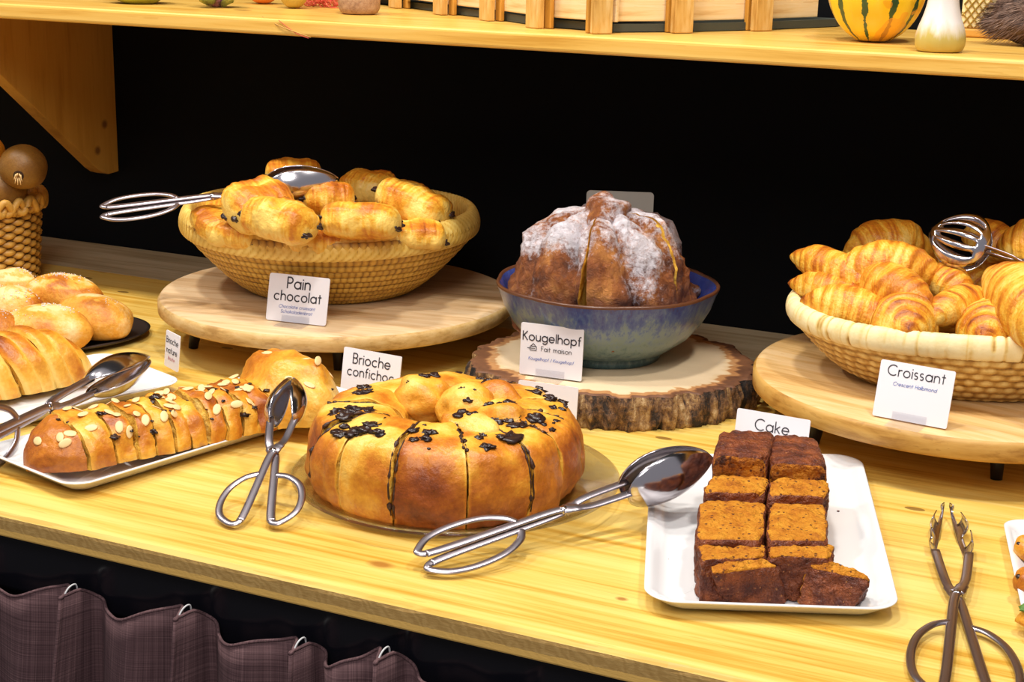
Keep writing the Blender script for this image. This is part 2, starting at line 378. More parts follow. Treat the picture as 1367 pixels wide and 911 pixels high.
# ------------------------------------------------------------ cloth skirt
def skirt():
    YC=FY+.012
    hooks_px=[(-35,745),(115,776),(266,803),(418,846),(529,858),(700,912),(860,952)]
    hp=[atY(x,y,YC) for x,y in hooks_px]
    X=[p.x for p in hp]; Z=[p.z for p in hp]
    # more pleats outside the frame
    d=X[1]-X[0]
    X=[X[0]-d*3,X[0]-d*2,X[0]-d]+X+[X[-1]+d*k for k in (1,2,3,4)]; Z=[Z[0]]*3+Z+[Z[-1]]*4
    path=[] # (x,y,ztop)
    for i in range(len(X)-1):
        x0,x1,z0,z1=X[i],X[i+1],Z[i],Z[i+1]; w=x1-x0
        # pinch pleat: small loop towards the camera
        for k in range(9):
            a=PI*k/8
            path.append((x0-.006+.012*(k/8)+.003*math.sin(2*a),YC-.004-.020*math.sin(a)**.7,z0-.002*math.sin(a)-.001))
        nn=26
        for k in range(1,nn):
            t=k/nn; sag=math.sin(PI*t)
            s2=math.sin(PI*t)**2
            path.append((x0+.006+(w-.012)*t, YC+.010*math.exp(-((t-.12)/.10)**2)-.012*s2-.004*math.sin(2*PI*t+i)*s2,
                         z0+(z1-z0)*t-.017*math.sin(PI*t**.62)-.003*math.sin(3*PI*t+i)*s2))
    path=spline([Vector(p) for p in path],2)
    nz=40; bot=FLOOR+.02
    L=[0]
    for a,b in zip(path,path[1:]): L.append(L[-1]+math.hypot(b.x-a.x,b.y-a.y))
    uv=[]
    def g(i,j):
        p=path[i]; t=j/(nz-1); zz=p.z+(bot-p.z)*t
        amp=1+.9*min(t*5,1); y=YC+(p.y-YC)*amp+.006*noise.noise(Vector((p.x*9,zz*4,0)))*min(1,t*8)
        x=p.x+.012*noise.noise(Vector((p.x*4,zz*3,5)))*min(1,t*6)
        uv.append((L[i],zz)); return (x,y-.012,zz)
    vs,fs=grid(len(path),nz,g)
    o=mesh('table_skirt',vs,fs,M['fabric'],uv=uv); solid(o,.0018)
    tag(o,'pleated mauve brown cloth skirt hung below the worktop front','table skirt')
    # rolled top hem
    pv=[(vs[i*nz][0],vs[i*nz][1],vs[i*nz][2]) for i in range(len(path))]
    v,f=tube(pv,.0016,6); u=[(p[0],p[2]) for p in v]
    h=mesh('hem',v,f,M['fabric'],uv=u); h.parent=o
    labs=[(115,'leftmost white hook in the pleats of the cloth skirt'),(266,'white hook in the second pleat from the left of the skirt'),(418,'white hook in the third pleat from the left of the skirt'),(529,'white hook in the rightmost visible pleat of the skirt')]
    for i,(px,lab) in enumerate(labs):
        x,z=X[i+4],Z[i+4]
        pts=spline([(x,YC-.031,z-.014),(x,YC-.030,z-.003),(x+.001,YC-.024,z+.0035),(x+.002,YC-.016,z+.003),(x+.002,YC-.014,z-.010)],5)
        v,f=tube(pts,.0008,8)
        k=mesh('curtain_hook',v,f,M['hook'],origin=pts[0]); tag(k,lab,'hook','hooks holding up the cloth skirt')
skirt()
# ------------------------------------------------------------ wall shelf and bracket
SF=atY  # alias
shf=(at(0,24.3,SHZ-.020).y+at(1367,108.5,SHZ-.020).y)/2
sh=box('wall_shelf',-2.6,.9,shf,WALLY-.001,SHZ-.020,SHZ,M['shelf'],bev=.004)
tag(sh,'long yellow pine shelf on the black wall carrying gourds and a crate','shelf')
def bracket():
    X=-1.632; t=.026; zt=SHZ-.0205; sl=1.225
    pts=[(WALLY-.001,zt),(1.60+.045,zt),(1.962,.136),(1.975,.128),(1.990,.1235),(WALLY-.001,.125)]
    vs=[(X,y,z) for y,z in pts]+[(X-t,y,z) for y,z in pts]; n=len(pts)
    fs=[tuple(range(n)),tuple(reversed(range(n,2*n)))]+[(i,i+n,(i+1)%n+n,(i+1)%n) for i in range(n)]
    o=mesh('shelf_bracket',vs,fs,M['bracket'],smooth=False); recalc(o); bevel(o,.0012,2)
    tag(o,'triangular pine bracket holding the shelf to the black wall','bracket')
    # the long crack in its face
    v,f=tube([(X+.0002,WALLY-.15,zt-.002),(X+.0003,WALLY-.148,zt-.035),(X+.0002,WALLY-.143,zt-.068)],[.0012,.0016,.0004],6)
bracket()
# ------------------------------------------------------------ round boards on legs
def legs(c,a,b):
    out=[]
    for q in (a,b):
        p=at(q[0],q[1],0)-Vector((c.x,c.y,0)); out+=[(p.x,p.y)]
    return out+[(-p[0]*.95,-p[1]*.95) for p in out]
def round_board(name,cpx,z,rad,th,mt,ms,label,C0,leg_angles,legh,rot=0):
    t=empty(name,(C0[0],C0[1],0),label=label,cat='serving board')
    prof=[(.0001,0),(rad*.5,0),(rad-.008,0),(rad-.003,-.0012),(rad,-.005),(rad,-th+.004),(rad-.003,-th+.001),(rad-.01,-th),(rad*.5,-th),(.0001,-th)]
    vs,fs=lathe(prof,128,lambda ph,i:1+.008*math.sin(2*ph+1)+.004*math.sin(5*ph))
    n=128; mi=[]
    for i in range(len(prof)-1):
        for j in range(n): mi.append(1 if 3<=i<=6 else 0)
    o=mesh('board_top',vs,fs,[mt,ms],mi=mi); recalc(o); o.location=(0,0,z); o.rotation_euler.z=rot; o.parent=t
    for (lx,ly) in leg_angles:
        v,f=tube([(lx*.96,ly*.96,z-th+.0005),(lx*.98,ly*.98,(z-th)*.5),(lx,ly,.0)],[.0085,.0075,.006],14)
        l=mesh('leg',v,f,M['blackmetal']); l.parent=t
    return t
B1=Vector((-1.017,1.680,0)); B1z=.065; B1R=.226
def fit_circle(xl,xr,ym,z,C0,R0):
    Cc=at((xl+xr)/2,ym,z); Rr=R0; h=Vector((rt.x,rt.y,0))
    def proj(p):
        q=Vector(p)-O; return CX+F*q.dot(rt2)/q.dot(fw)
    for it in range(50):
        xs=[proj((Cc.x+Rr*math.cos(a*PI/90),Cc.y+Rr*math.sin(a*PI/90),z)) for a in range(180)]
        s=1/ppm(Cc); dl=min(xs)-xl; dr=max(xs)-xr
        Rr+=(dl-dr)/2*s*.7; Cc-=h*(dl+dr)/2*s*.7
    return Cc,Rr
B1,B1R=fit_circle(211,683,389,B1z,None,.23)
round_board('serving_board',None,B1z,B1R,.021,M['board'],M['board_side'],'round pale wooden board on short black legs under the golden bread basket',B1,legs(B1,(258,465),(452,494)),.044,rot=R(10))
B2,B2R=fit_circle(1007,1580,502,B1z,None,.23)
B2.y+=0.0
round_board('serving_board',None,B1z,B2R,.024,M['board2'],M['board2_side'],'round honey coloured wooden board on black legs under the croissant basket',B2,legs(B2,(1086,592),(1330,640)),.04,rot=R(-15))
# ------------------------------------------------------------ log slice
LC,LR=fit_circle(640,1000,478,.04,None,.15)
def log_slice():
    t=empty('log_slice',(LC.x,LC.y,0),label='slice of tree trunk with rough dark bark under the blue bowl',cat='wood slice')
    n=260; zt=.04
    def rad(ph): return LR*(1+.035*math.sin(2*ph+.6)+.022*math.sin(3*ph+2)+.015*noise.noise(Vector((math.cos(ph)*5,math.sin(ph)*5,0))))
    def br(ph,z):  # bark radius with deep vertical ridges
        q=Vector((math.cos(ph)*13,math.sin(ph)*13,z*14))
        return rad(ph)+.010*noise.noise(q)+.006*noise.noise(q*2.6)+.003*noise.noise(q*6)+.004*math.cos((z-.02)/.02*1.3)
    # top face
    rings=[0,.15,.3,.45,.6,.7,.78,.84,.88,.91,.94,.97,.985,1.0]
    tone=[]
    def g(i,j):
        ph=2*PI*j/n; k=rings[i]; r=br(ph,zt)*k
        w=k*rad(ph)/LR+.012*noise.noise(Vector((math.cos(ph)*4,math.sin(ph)*4,3)))
        tone.append(0.15+.08*noise.noise(Vector((k*20,ph,0))) if w<.86 else (.72 if w<.93 else .95))
        return (r*math.cos(ph),r*math.sin(ph),zt-(.002 if k>.99 else 0)+.0008*noise.noise(Vector((r*40,ph*4,0))))
    vs,fs=grid(len(rings),n,g,cv=True)
    o=mesh('wood_face',vs,fs,M['logtop'],tone=tone); recalc(o); o.parent=t
    m=14
    vs,fs=grid(m,n,lambda i,j:((br(2*PI*j/n,zt*(1-i/(m-1)))-(.000 if 0<i<m-1 else .001))*math.cos(2*PI*j/n),br(2*PI*j/n,zt*(1-i/(m-1)))*math.sin(2*PI*j/n),(zt-.0015)*(1-i/(m-1))),cv=True)
    vs=list(vs); b=len(vs); vs.append((0,0,0))
    for j in range(n): fs.append(((m-1)*n+j,(m-1)*n+(j+1)%n,b))
    o=mesh('bark',vs,fs,M['bark']); recalc(o); o.parent=t
    return t
log_slice()
# ------------------------------------------------------------ blue bowl
BC,BR=fit_circle(661,961,375,.13,None,.13)
BC2=Vector((BC.x,BC.y,.0405)); bh=.0895
def bowl():
    oct_=lambda ph,i: 1-.026*(1-abs(math.sin(3.5*ph+.4)))**1.0*min(1,i/6 if i<9 else 1)
    t=empty('serving_bowl',BC2,label='large blue and grey green glazed bowl holding the sugared kougelhopf',cat='bowl')
    out=[(.0001,.003),(.060,.003),(.063,0),(.066,0),(.067,.006),(.066,.009),(.080,.014),(.099,.028),(.113,.045),(.123,.063),(.128,.078),(BR,bh-.003)]
    o=mesh('outside',*lathe(out,128,oct_),M['glaze']); recalc(o); o.parent=t
    rim=[(BR,bh-.003),(BR+.0005,bh-.001),(BR-.0008,bh+.0006),(BR-.0028,bh+.0004),(BR-.004,bh-.002)]
    o=mesh('rim',*lathe(rim,128,lambda p,i:oct_(p,10)),M['glazerim']); recalc(o); o.parent=t
    inn=[(BR-.004,bh-.002),(.124,.078),(.118,.062),(.107,.045),(.092,.030),(.074,.019),(.05,.013),(.0001,.011)]
    v,f=lathe(inn,128,lambda p,i:oct_(p,10)); o=mesh('inside',v,f,M['glazein'],tone=[.35+.2*ns(p,60) for p in v]); o.parent=t
bowl()
# ------------------------------------------------------------ general cut-bread builder
def piece(name,ns_,nk,fn,crust,crumb,parent=None,tonefn=None,rough=.0012,seed=0,ends=(1,1),extra=None):
    """fn(i/(ns-1), k/nk) -> point on crust. closed in k; cut faces at both ends use the crumb material"""
    P=[[Vector(fn(i/(ns_-1),k/nk)) for k in range(nk)] for i in range(ns_)]
    vs=[];fs=[];mi=[];tone=[];ex=[]
    for i in range(ns_):
        for k in range(nk):
            vs.append(P[i][k]); tone.append(tonefn(i/(ns_-1),k/nk,P[i][k]) if tonefn else .4)
    for i in range(ns_-1):
        for k in range(nk):
            fs.append((i*nk+k,i*nk+(k+1)%nk,(i+1)*nk+(k+1)%nk,(i+1)*nk+k)); mi.append(0)
    rings=[1,.97,.86,.7,.52,.34,.17]
    for e,(row,sgn) in enumerate(((0,-1),(ns_-1,1))):
        c=sum(P[row],Vector())/nk
        nrm=(P[row][0]-c).cross(P[row][nk//4]-c).normalized()
        base=len(vs)
        for r_ in rings:
            for k in range(nk):
                p=c+(P[row][k]-c)*r_
                q=p+nrm*(0 if r_>.99 else rough*2*ns(p,170,seed+e)+rough*1.5*ns(p,60,seed))
                vs.append(q); tone.append(.85 if r_>.99 else (.55 if r_>.96 else .3+.5*ns(p,50,seed)))
        vs.append(c); tone.append(.3)
        for i in range(len(rings)-1):
            for k in range(nk):
                fs.append((base+i*nk+k,base+(i+1)*nk+k,base+(i+1)*nk+(k+1)%nk,base+i*nk+(k+1)%nk)); mi.append(1)
        for k in range(nk):
            fs.append((base+(len(rings)-1)*nk+k,len(vs)-1,base+(len(rings)-1)*nk+(k+1)%nk)); mi.append(1)
    at_=None
    if extra: at_={extra[0]:[extra[1](p) for p in vs]}
    o=mesh(name,vs,fs,[crust,crumb],tone=tone,mi=mi,attrs=at_)
    recalc(o)
    if parent: o.parent=parent
    return o
# ------------------------------------------------------------ kougelhopf, cut in wedges
KC=Vector((BC.x-.006,BC.y,BC2.z+.022)); KH=.170
def kougel():
    # profile (radius,height), bottom to top to the centre
    pr=[(.0,.0),(.070,.0),(.088,.006),(.094,.020),(.0975,.040),(.096,.060),(.092,.085),(.083,.110),(.068,.130),(.050,.143),(.030,.149),(.012,.146),(.0,.142)]
    pp=spline([(r,0,z) for r,z in pr],4)
    base=[(p.x,p.z) for p in pp]; nb=len(base)
    gap=R(5.5)
    def fn_factory(a0,a1,dx,seed,front0=False,front1=False):
        def fn(s,k):
            i=int(round(k*nb))%nb
            r,z=base[i]; gz=gap*max(0,1-z/.125); b0=a0+(gz if front0 else 0); b1=a1-(gz if front1 else 0); ph=b0+(b1-b0)*s
            u=min(1,r/.06)
            tw=ph+ (z*2.0)
            fl=abs(math.sin(tw*4.5))**.6
            r2=r*(1+u*(.21*(fl-.5)))*1.0
            p=Vector((r2*math.cos(ph),r2*math.sin(ph),z))
            d=.0050*ns(p,50,2)+.0034*ns(p,110,3)+.0085*ns(p,24,1)
            if r>.02:
                k2=1+d/max(r,.03); p=Vector((p.x*k2,p.y*k2,p.z+d*.6*u+.012*u*(fl-.5)*(z/.15)))
            p+=Vector((math.cos((a0+a1)/2),math.sin((a0+a1)/2),0))*dx
            return p
        return fn
    def tf(s,k,p): return .35+.35*ns(p,28,5)-.15*(p.z/.15-.5)
    def sug(p):
        h=p.z/.15; r=math.hypot(p.x,p.y)
        return -.66+1.20*max(0,h)**1.6+ .9*ns(p,26,9)+(.35 if h<.16 else 0)
    view=math.atan2(O.y-KC.y,O.x-KC.x)
    g1=view-R(13); g2=view+R(62)
    cuts=[(g1+R(.3),g2-R(.4),.001,'wide fluted wedge of sugared kougelhopf right of the dark gap'),
          (g2+R(.4),g1+R(150),.002,'narrow wedge of sugared kougelhopf behind the crack on the right'),
          (g1+R(151),g1+R(359.7),.001,'wedge of sugared kougelhopf on the left of the dark gap')]
    out=[]
    for i,(a,b,dx,lab) in enumerate(cuts):
        n=max(20,int((b-a)/R(1.6)))
        o=piece('kougelhopf_wedge',n,nb,fn_factory(a,b,dx,i,i==0,i==2),M['kougel'],M['crumb'],tonefn=tf,seed=i,extra=('sugar',sug))
        o.location=KC; tag(o,lab,'cake','cut pieces of the kougelhopf'); out.append(o)
    # puffed crown and small lumps at the top
    rng=random.Random(3)
    for (px,py,r,own) in [(820,276,.028,0),(797,283,.012,2),(843,288,.013,0),(786,318,.010,2),(799,306,.010,0),(862,285,.012,1),(770,285,.011,2),(770,295,.010,2)]:
        p=at(px,py,KC.z+.146 if py<290 else KC.z+.135)
        q=Vector(p)-KC
        # keep near cake surface
        if math.hypot(q.x,q.y)>.055: s=.055/math.hypot(q.x,q.y); q.x*=s; q.y*=s
        q.z=.150 if r>.02 else .142-.9*max(0,math.hypot(q.x,q.y)-.02)
        if r>.02: q=Vector((.004,-.006,.147))
        v,f=blob(q,(r,r,r*.85),seed=int(px),amp=.35,fr=1.6,nu=24,nv=36)
        o=mesh('crust_lump',v,f,M['kougel'],tone=[.3]*len(v),attrs={'sugar':[.15+.6*ns(w,40,2) for w in v]}); o.parent=out[own]
kougel()
def pieces_in_bowl():
    for i,(px,py,lab) in enumerate([(920,388,'small sugared crumb of cake in the blue bowl at its right rim'),(893,396,'flat sugared crust crumb lying in the bowl below the right crack')]):
        p=at(px,py,.112)
        v,f=blob((0,0,0),(.014,.010,.009),seed=i+40,amp=.5,nu=14,nv=20)
        o=mesh('cake_crumb',v,f,M['kougel'],tone=[.3]*len(v),attrs={'sugar':[.1+.6*ns(w,60,2) for w in v]}); o.location=p
        tag(o,lab,'crumb')
pieces_in_bowl()
# ------------------------------------------------------------ plates
def rect_plate(name,corners,z,label,r=.03,h=.016,rot=None):
    """corners: four world xy points; rounded shallow dish"""
    c=sum((Vector((p[0],p[1],0)) for p in corners),Vector())/4
    P=[Vector((p[0],p[1],0))-c for p in corners]
    # outline with rounded corners
    def outline(inset,rr,nseg=10):
        out=[]
        for i in range(4):
            p=P[i]; a=(P[i-1]-p).normalized(); b=(P[(i+1)%4]-p).normalized()
            ang=math.acos(max(-1,min(1,a.dot(b)))); bis=(a+b).normalized()
            p=p+bis*(inset/math.sin(ang/2))
            R_=max(rr-inset*.6,.006); dd=R_/math.tan(ang/2)
            s=p+a*dd; e=p+b*dd; ctr=p+bis*(R_/math.sin(ang/2))
            a0=math.atan2(s.y-ctr.y,s.x-ctr.x); a1=math.atan2(e.y-ctr.y,e.x-ctr.x)
            while a1-a0>PI: a1-=2*PI
            while a1-a0<-PI: a1+=2*PI
            for k in range(nseg+1):
                g=a0+(a1-a0)*k/nseg; out.append((ctr.x+R_*math.cos(g),ctr.y+R_*math.sin(g)))
        return out
    prof=[(.030,0),(.022,.0),(.016,.003),(.004,h-.003),(.0,h-.001),(.001,h+.0003),(.004,h),(.008,h-.002),(.016,.0065),(.024,.0045),(.05,.004)]
    rings=[outline(i,r) for i,_ in prof]; n=len(rings[0])
    vs=[];fs=[]
    for (ins,zz),rg in zip(prof,rings): vs+=[(x,y,zz) for x,y in rg]
    for i in range(len(prof)-1):
        for k in range(n): fs.append((i*n+k,i*n+(k+1)%n,(i+1)*n+(k+1)%n,(i+1)*n+k))
    fs.append(tuple(reversed(range(n)))); fs.append(tuple(range((len(prof)-1)*n,len(prof)*n)))
    o=mesh(name,vs,fs,M['white']); recalc(o); o.location=(c.x,c.y,z)
    sub=o.modifiers.new('sub','SUBSURF'); sub.levels=1; sub.render_levels=1
    tag(o,label,'plate'); return o
def rect_from(a,b,depth):
    """front edge a->b (world points), extended away from the camera by depth"""
    a=Vector((a[0],a[1],0)); b=Vector((b[0],b[1],0)); d=(b-a).normalized(); n=Vector((-d.y,d.x,0))
    if n.dot(fw)<0: n=-n
    return [a,b,b+n*depth,a+n*depth]
# loaf cake plate
ca=at(857,806,.014); cb=at(1204,818,.014)
cakeP=rect_from(ca,cb,.43)
cakeP=[ca,cb,at(1150,608,.014),at(868,608,.014)]
rect_plate('serving_plate',cakeP,0,'white rectangular plate with rounded corners under the dark loaf cake',r=.028)
# long plate with almond brioche
P2=[at(112,650,.014),at(418,556,.014)]
d2=(P2[1]-P2[0]).normalized(); n2=Vector((-d2.y,d2.x,0)); 
if n2.dot(fw)<0 and n2.x>0: n2=-n2
W2=.165
c2=[P2[0]-d2*.012,P2[0]+d2*.385,P2[0]+d2*.385+n2*W2,P2[0]-d2*.012+n2*W2]
rect_plate('serving_plate',c2,0,'long white plate under the almond topped brioche loaf',r=.026)
P1=[at(20,563,.014),at(246,512,.014)]
d1=(P1[1]-P1[0]).normalized(); n1=Vector((-d1.y,d1.x,0)); W1=.17
c1=[P1[0]-d1*.22,P1[1]+d1*.004,P1[1]+d1*.004+n1*W1,P1[0]-d1*.22+n1*W1]
rect_plate('serving_plate',c1,0,'long white plate under the sliced golden brioche at the left edge',r=.026)
# plate at the right edge
q0=at(1337,697,.014); q1=at(1372,860,.014)
dd=(q1-q0).normalized(); nn=Vector((-dd.y,dd.x,0))
c3=[q0-dd*.008,q0+dd*.24,q0+dd*.24+nn*.16,q0-dd*.008+nn*.16]
rect_plate('serving_plate',c3,0,'white plate cut off by the right edge holding small filled pastries',r=.022)
# ------------------------------------------------------------ glass plate
GC,GR=fit_circle(388,828,631,.018,None,.16)
def glass_plate():
    prof=[(.0001,.004),(.09,.004),(.115,.006),(.135,.012),(.150,.0165),(GR-.002,.0185),(GR,.0175),(GR-.001,.0165),(.150,.0140),(.135,.0090),(.116,.0025),(.10,.0003),(.0001,.0003)]
    def fn(ph,i): return 1+(.0035*math.sin(110*ph) if 5<=i<=7 else 0)
    pts=[]
    # concentric ribs on the rim
    pr=[]
    for i in range(len(prof)-1):
        (r0,z0),(r1,z1)=prof[i],prof[i+1]
        m=12 if (i in(2,3,4)) else 1
        for k in range(m):
            t=k/m; pr.append((r0+(r1-r0)*t,z0+(z1-z0)*t+(.0010*(k%2) if m>1 else 0)))
    pr.append(prof[-1])
    v,f=lathe(pr,300)
    o=mesh('glass_plate',v,f,M['glass']); recalc(o); o.location=(GC.x,GC.y,0)
    tag(o,'round ribbed clear glass plate under the chocolate ring brioche','plate')
glass_plate()
# ------------------------------------------------------------ ring brioche in slices
RC,RR=fit_circle(407,782,612,.03,None,.137)
def ring():
    pr=[(.040,.002),(.085,.0),(.124,.0),(.134,.008),(.140,.030),(.139,.054),(.132,.076),(.121,.088),(.100,.094),(.076,.096),(.058,.091),(.047,.080),(.041,.060),(.038,.030)]
    k0=RR/.141
    pp=spline([(r*k0,0,z) for r,z in pr],4,closed=True); nb=len(pp)
    view=math.atan2(O.y-RC.y,O.x-RC.x)
    # cut angles measured from the camera direction: negative = left of it in the picture
    cuts=[-128,-98,-68,-47,-21,8.5,36,56,76,108,142,186]; dark={-68,-21,36,142}
    labs=['far left rear slice of chocolate ring brioche turned toward the almond loaf',
      'slice of chocolate ring brioche at the left rim with a dark swirled side',
      'narrow left front slice of ring brioche beside the dark swirled side',
      'front slice of ring brioche left of the thin chocolate streaked cut',
      'front slice of ring brioche between the streaked cut and the tall open cut',
      'front right slice of ring brioche, widest and smooth, right of the tall open cut',
      'slice of ring brioche right of the long chocolate seam, crumbled at its foot',
      'narrow slice of ring brioche on the right side with a ragged face',
      'rear slice of ring brioche behind the right front slices',
      'rear slice of ring brioche in front of the white card by the log',
      'rear slice of ring brioche in front of the confichoc card']
    rng=random.Random(11)
    for i in range(11):
        a0=view+R(cuts[i]); a1=view+R(cuts[i+1]); 
        if i==10: a1=view+R(cuts[0]+360)
        gap=R(.45); am=(a0+a1)/2; dr=rng.uniform(-.003,.003); lift=0; hs=rng.uniform(.96,1.05)
        def fn(s,k,a0=a0,a1=a1,i=i,dr=dr,hs=hs):
            q=pp[int(round(k*nb))%nb]; ph=a0+gap+(a1-a0-2*gap)*s
            r,z=q.x,q.z*hs*.86
            e=1-abs(2*s-1)**6      # soft shoulders at the cuts
            b=(1-.03*(1-e)) 
            p=Vector((math.cos(ph)*r,math.sin(ph)*r,z))
            n_=.0060*ns(p,20,i)+.0026*ns(p,60,i)+.0010*ns(p,150,i)
            rc=Vector((math.cos(ph)*.09*k0,math.sin(ph)*.09*k0,.045))
            dlt=(p-rc); p=rc+dlt*b*(1+n_/.05)
            if z<.004: p.z=max(p.z,.0)
            p.z=max(p.z,0)
            return p+Vector((math.cos(am)*dr,math.sin(am)*dr,0))
        def tf(s,k,p,i=i):
            h=p.z/.086; r=math.hypot(p.x,p.y); e=abs(2*s-1)
            t=.66-.26*h if h<.72 else .47-1.1*(h-.72)+.30*ns(p,35,i+3)
            if r<.10*k0 and h>.6: t=.30+.45*ns(p,26,i)
            t+=.38*ns(p,14,i)+.2*ns(p,45,i)-.22*max(0,abs(2*s-1)-.9)/.1
            if h<.12: t+=.05
            return t
        th=empty('ring_brioche_slice',(RC.x,RC.y,.0045)); tag(th,labs[i],'brioche','slices of the chocolate ring brioche')
        o=piece('bread',22,nb,fn,M['brioche'],M['crumb'],parent=th,tonefn=tf,seed=i,rough=.0016)
        # chocolate filling showing in the cut and on top
        for s in (0.012,.988):
            cang=cuts[i] if s<.5 else cuts[i+1]
            if cang in dark or rng.random()<.4:
                pts=[]; 
                kk0,kk1=(.24,.72) if cang in dark else (.50,.66)
                for q in range(22):
                    k=kk0+(kk1-kk0)*q/21
                    p=fn(s,k); pts.append(p*1.0+Vector((math.cos(am),math.sin(am),0))*.0002)
                rr=[max(.0002,.0007+.0034*noise.noise(Vector((q*.75,i,s*9)))) for q in range(22)]
                v,f=tube(spline(pts,2),[rr[min(21,q//2)]*(.8+.5*random.random()) for q in range(43)],7)
                c=mesh('chocolate_filling',v,f,M['chocb'],tone=[.4]*len(v)); c.parent=th
        # chips pressed into the top
        scen=rng.uniform(.15,.85); kcen=rng.uniform(.50,.62)
        for q in range(9 if 1<=i<=6 else 7):
            s=min(.97,max(.03,rng.gauss(scen,.20))); k=rng.gauss(kcen,.035)
            p=fn(s,k); r_=rng.choice([.0018,.003,.0045,.0065,.0085])*rng.uniform(.8,1.1)
            v,f=blob(p,(r_,r_*rng.uniform(.6,1.3),r_*.42),seed=q+i*9,amp=.9,fr=1.8,nu=12,nv=16)
            c=mesh('chocolate_chip',v,f,M['choc']); c.parent=th
        # dough curls around the hole
        if i in (2,3,5,7,9):
            ph=am; rc=.062*k0; c0=Vector((math.cos(ph)*rc,math.sin(ph)*rc,.068))
            if i==2: c0=Vector((math.cos(view+R(-150))*.045,math.sin(view+R(-150))*.045,.074))
            if i==3: c0=Vector((math.cos(view+R(100))*.022,math.sin(view+R(100))*.022,.074))
            v,f=blob(c0,(.031,.025,.024),seed=i+70,amp=.25,fr=1.5,nu=26,nv=36)
            cc=mesh('dough_curl',v,f,M['brioche'],tone=[.34+.5*ns(w,24,i)-2.0*max(0,w.z-.112) for w in v]); cc.parent=th
            for q in range(6):
                g=rng.uniform(0,2*PI); e=rng.uniform(.1,.8)
                p=c0+Vector((math.cos(g)*.028*e,math.sin(g)*.022*e,.024*math.sqrt(1-e*e)*.97)); r_=rng.uniform(.003,.0065)
                v,f=blob(p,(r_,r_,r_*.45),seed=q+i,amp=.5,nu=9,nv=12)
                c=mesh('chocolate_chip',v,f,M['choc']); c.parent=th
ring()
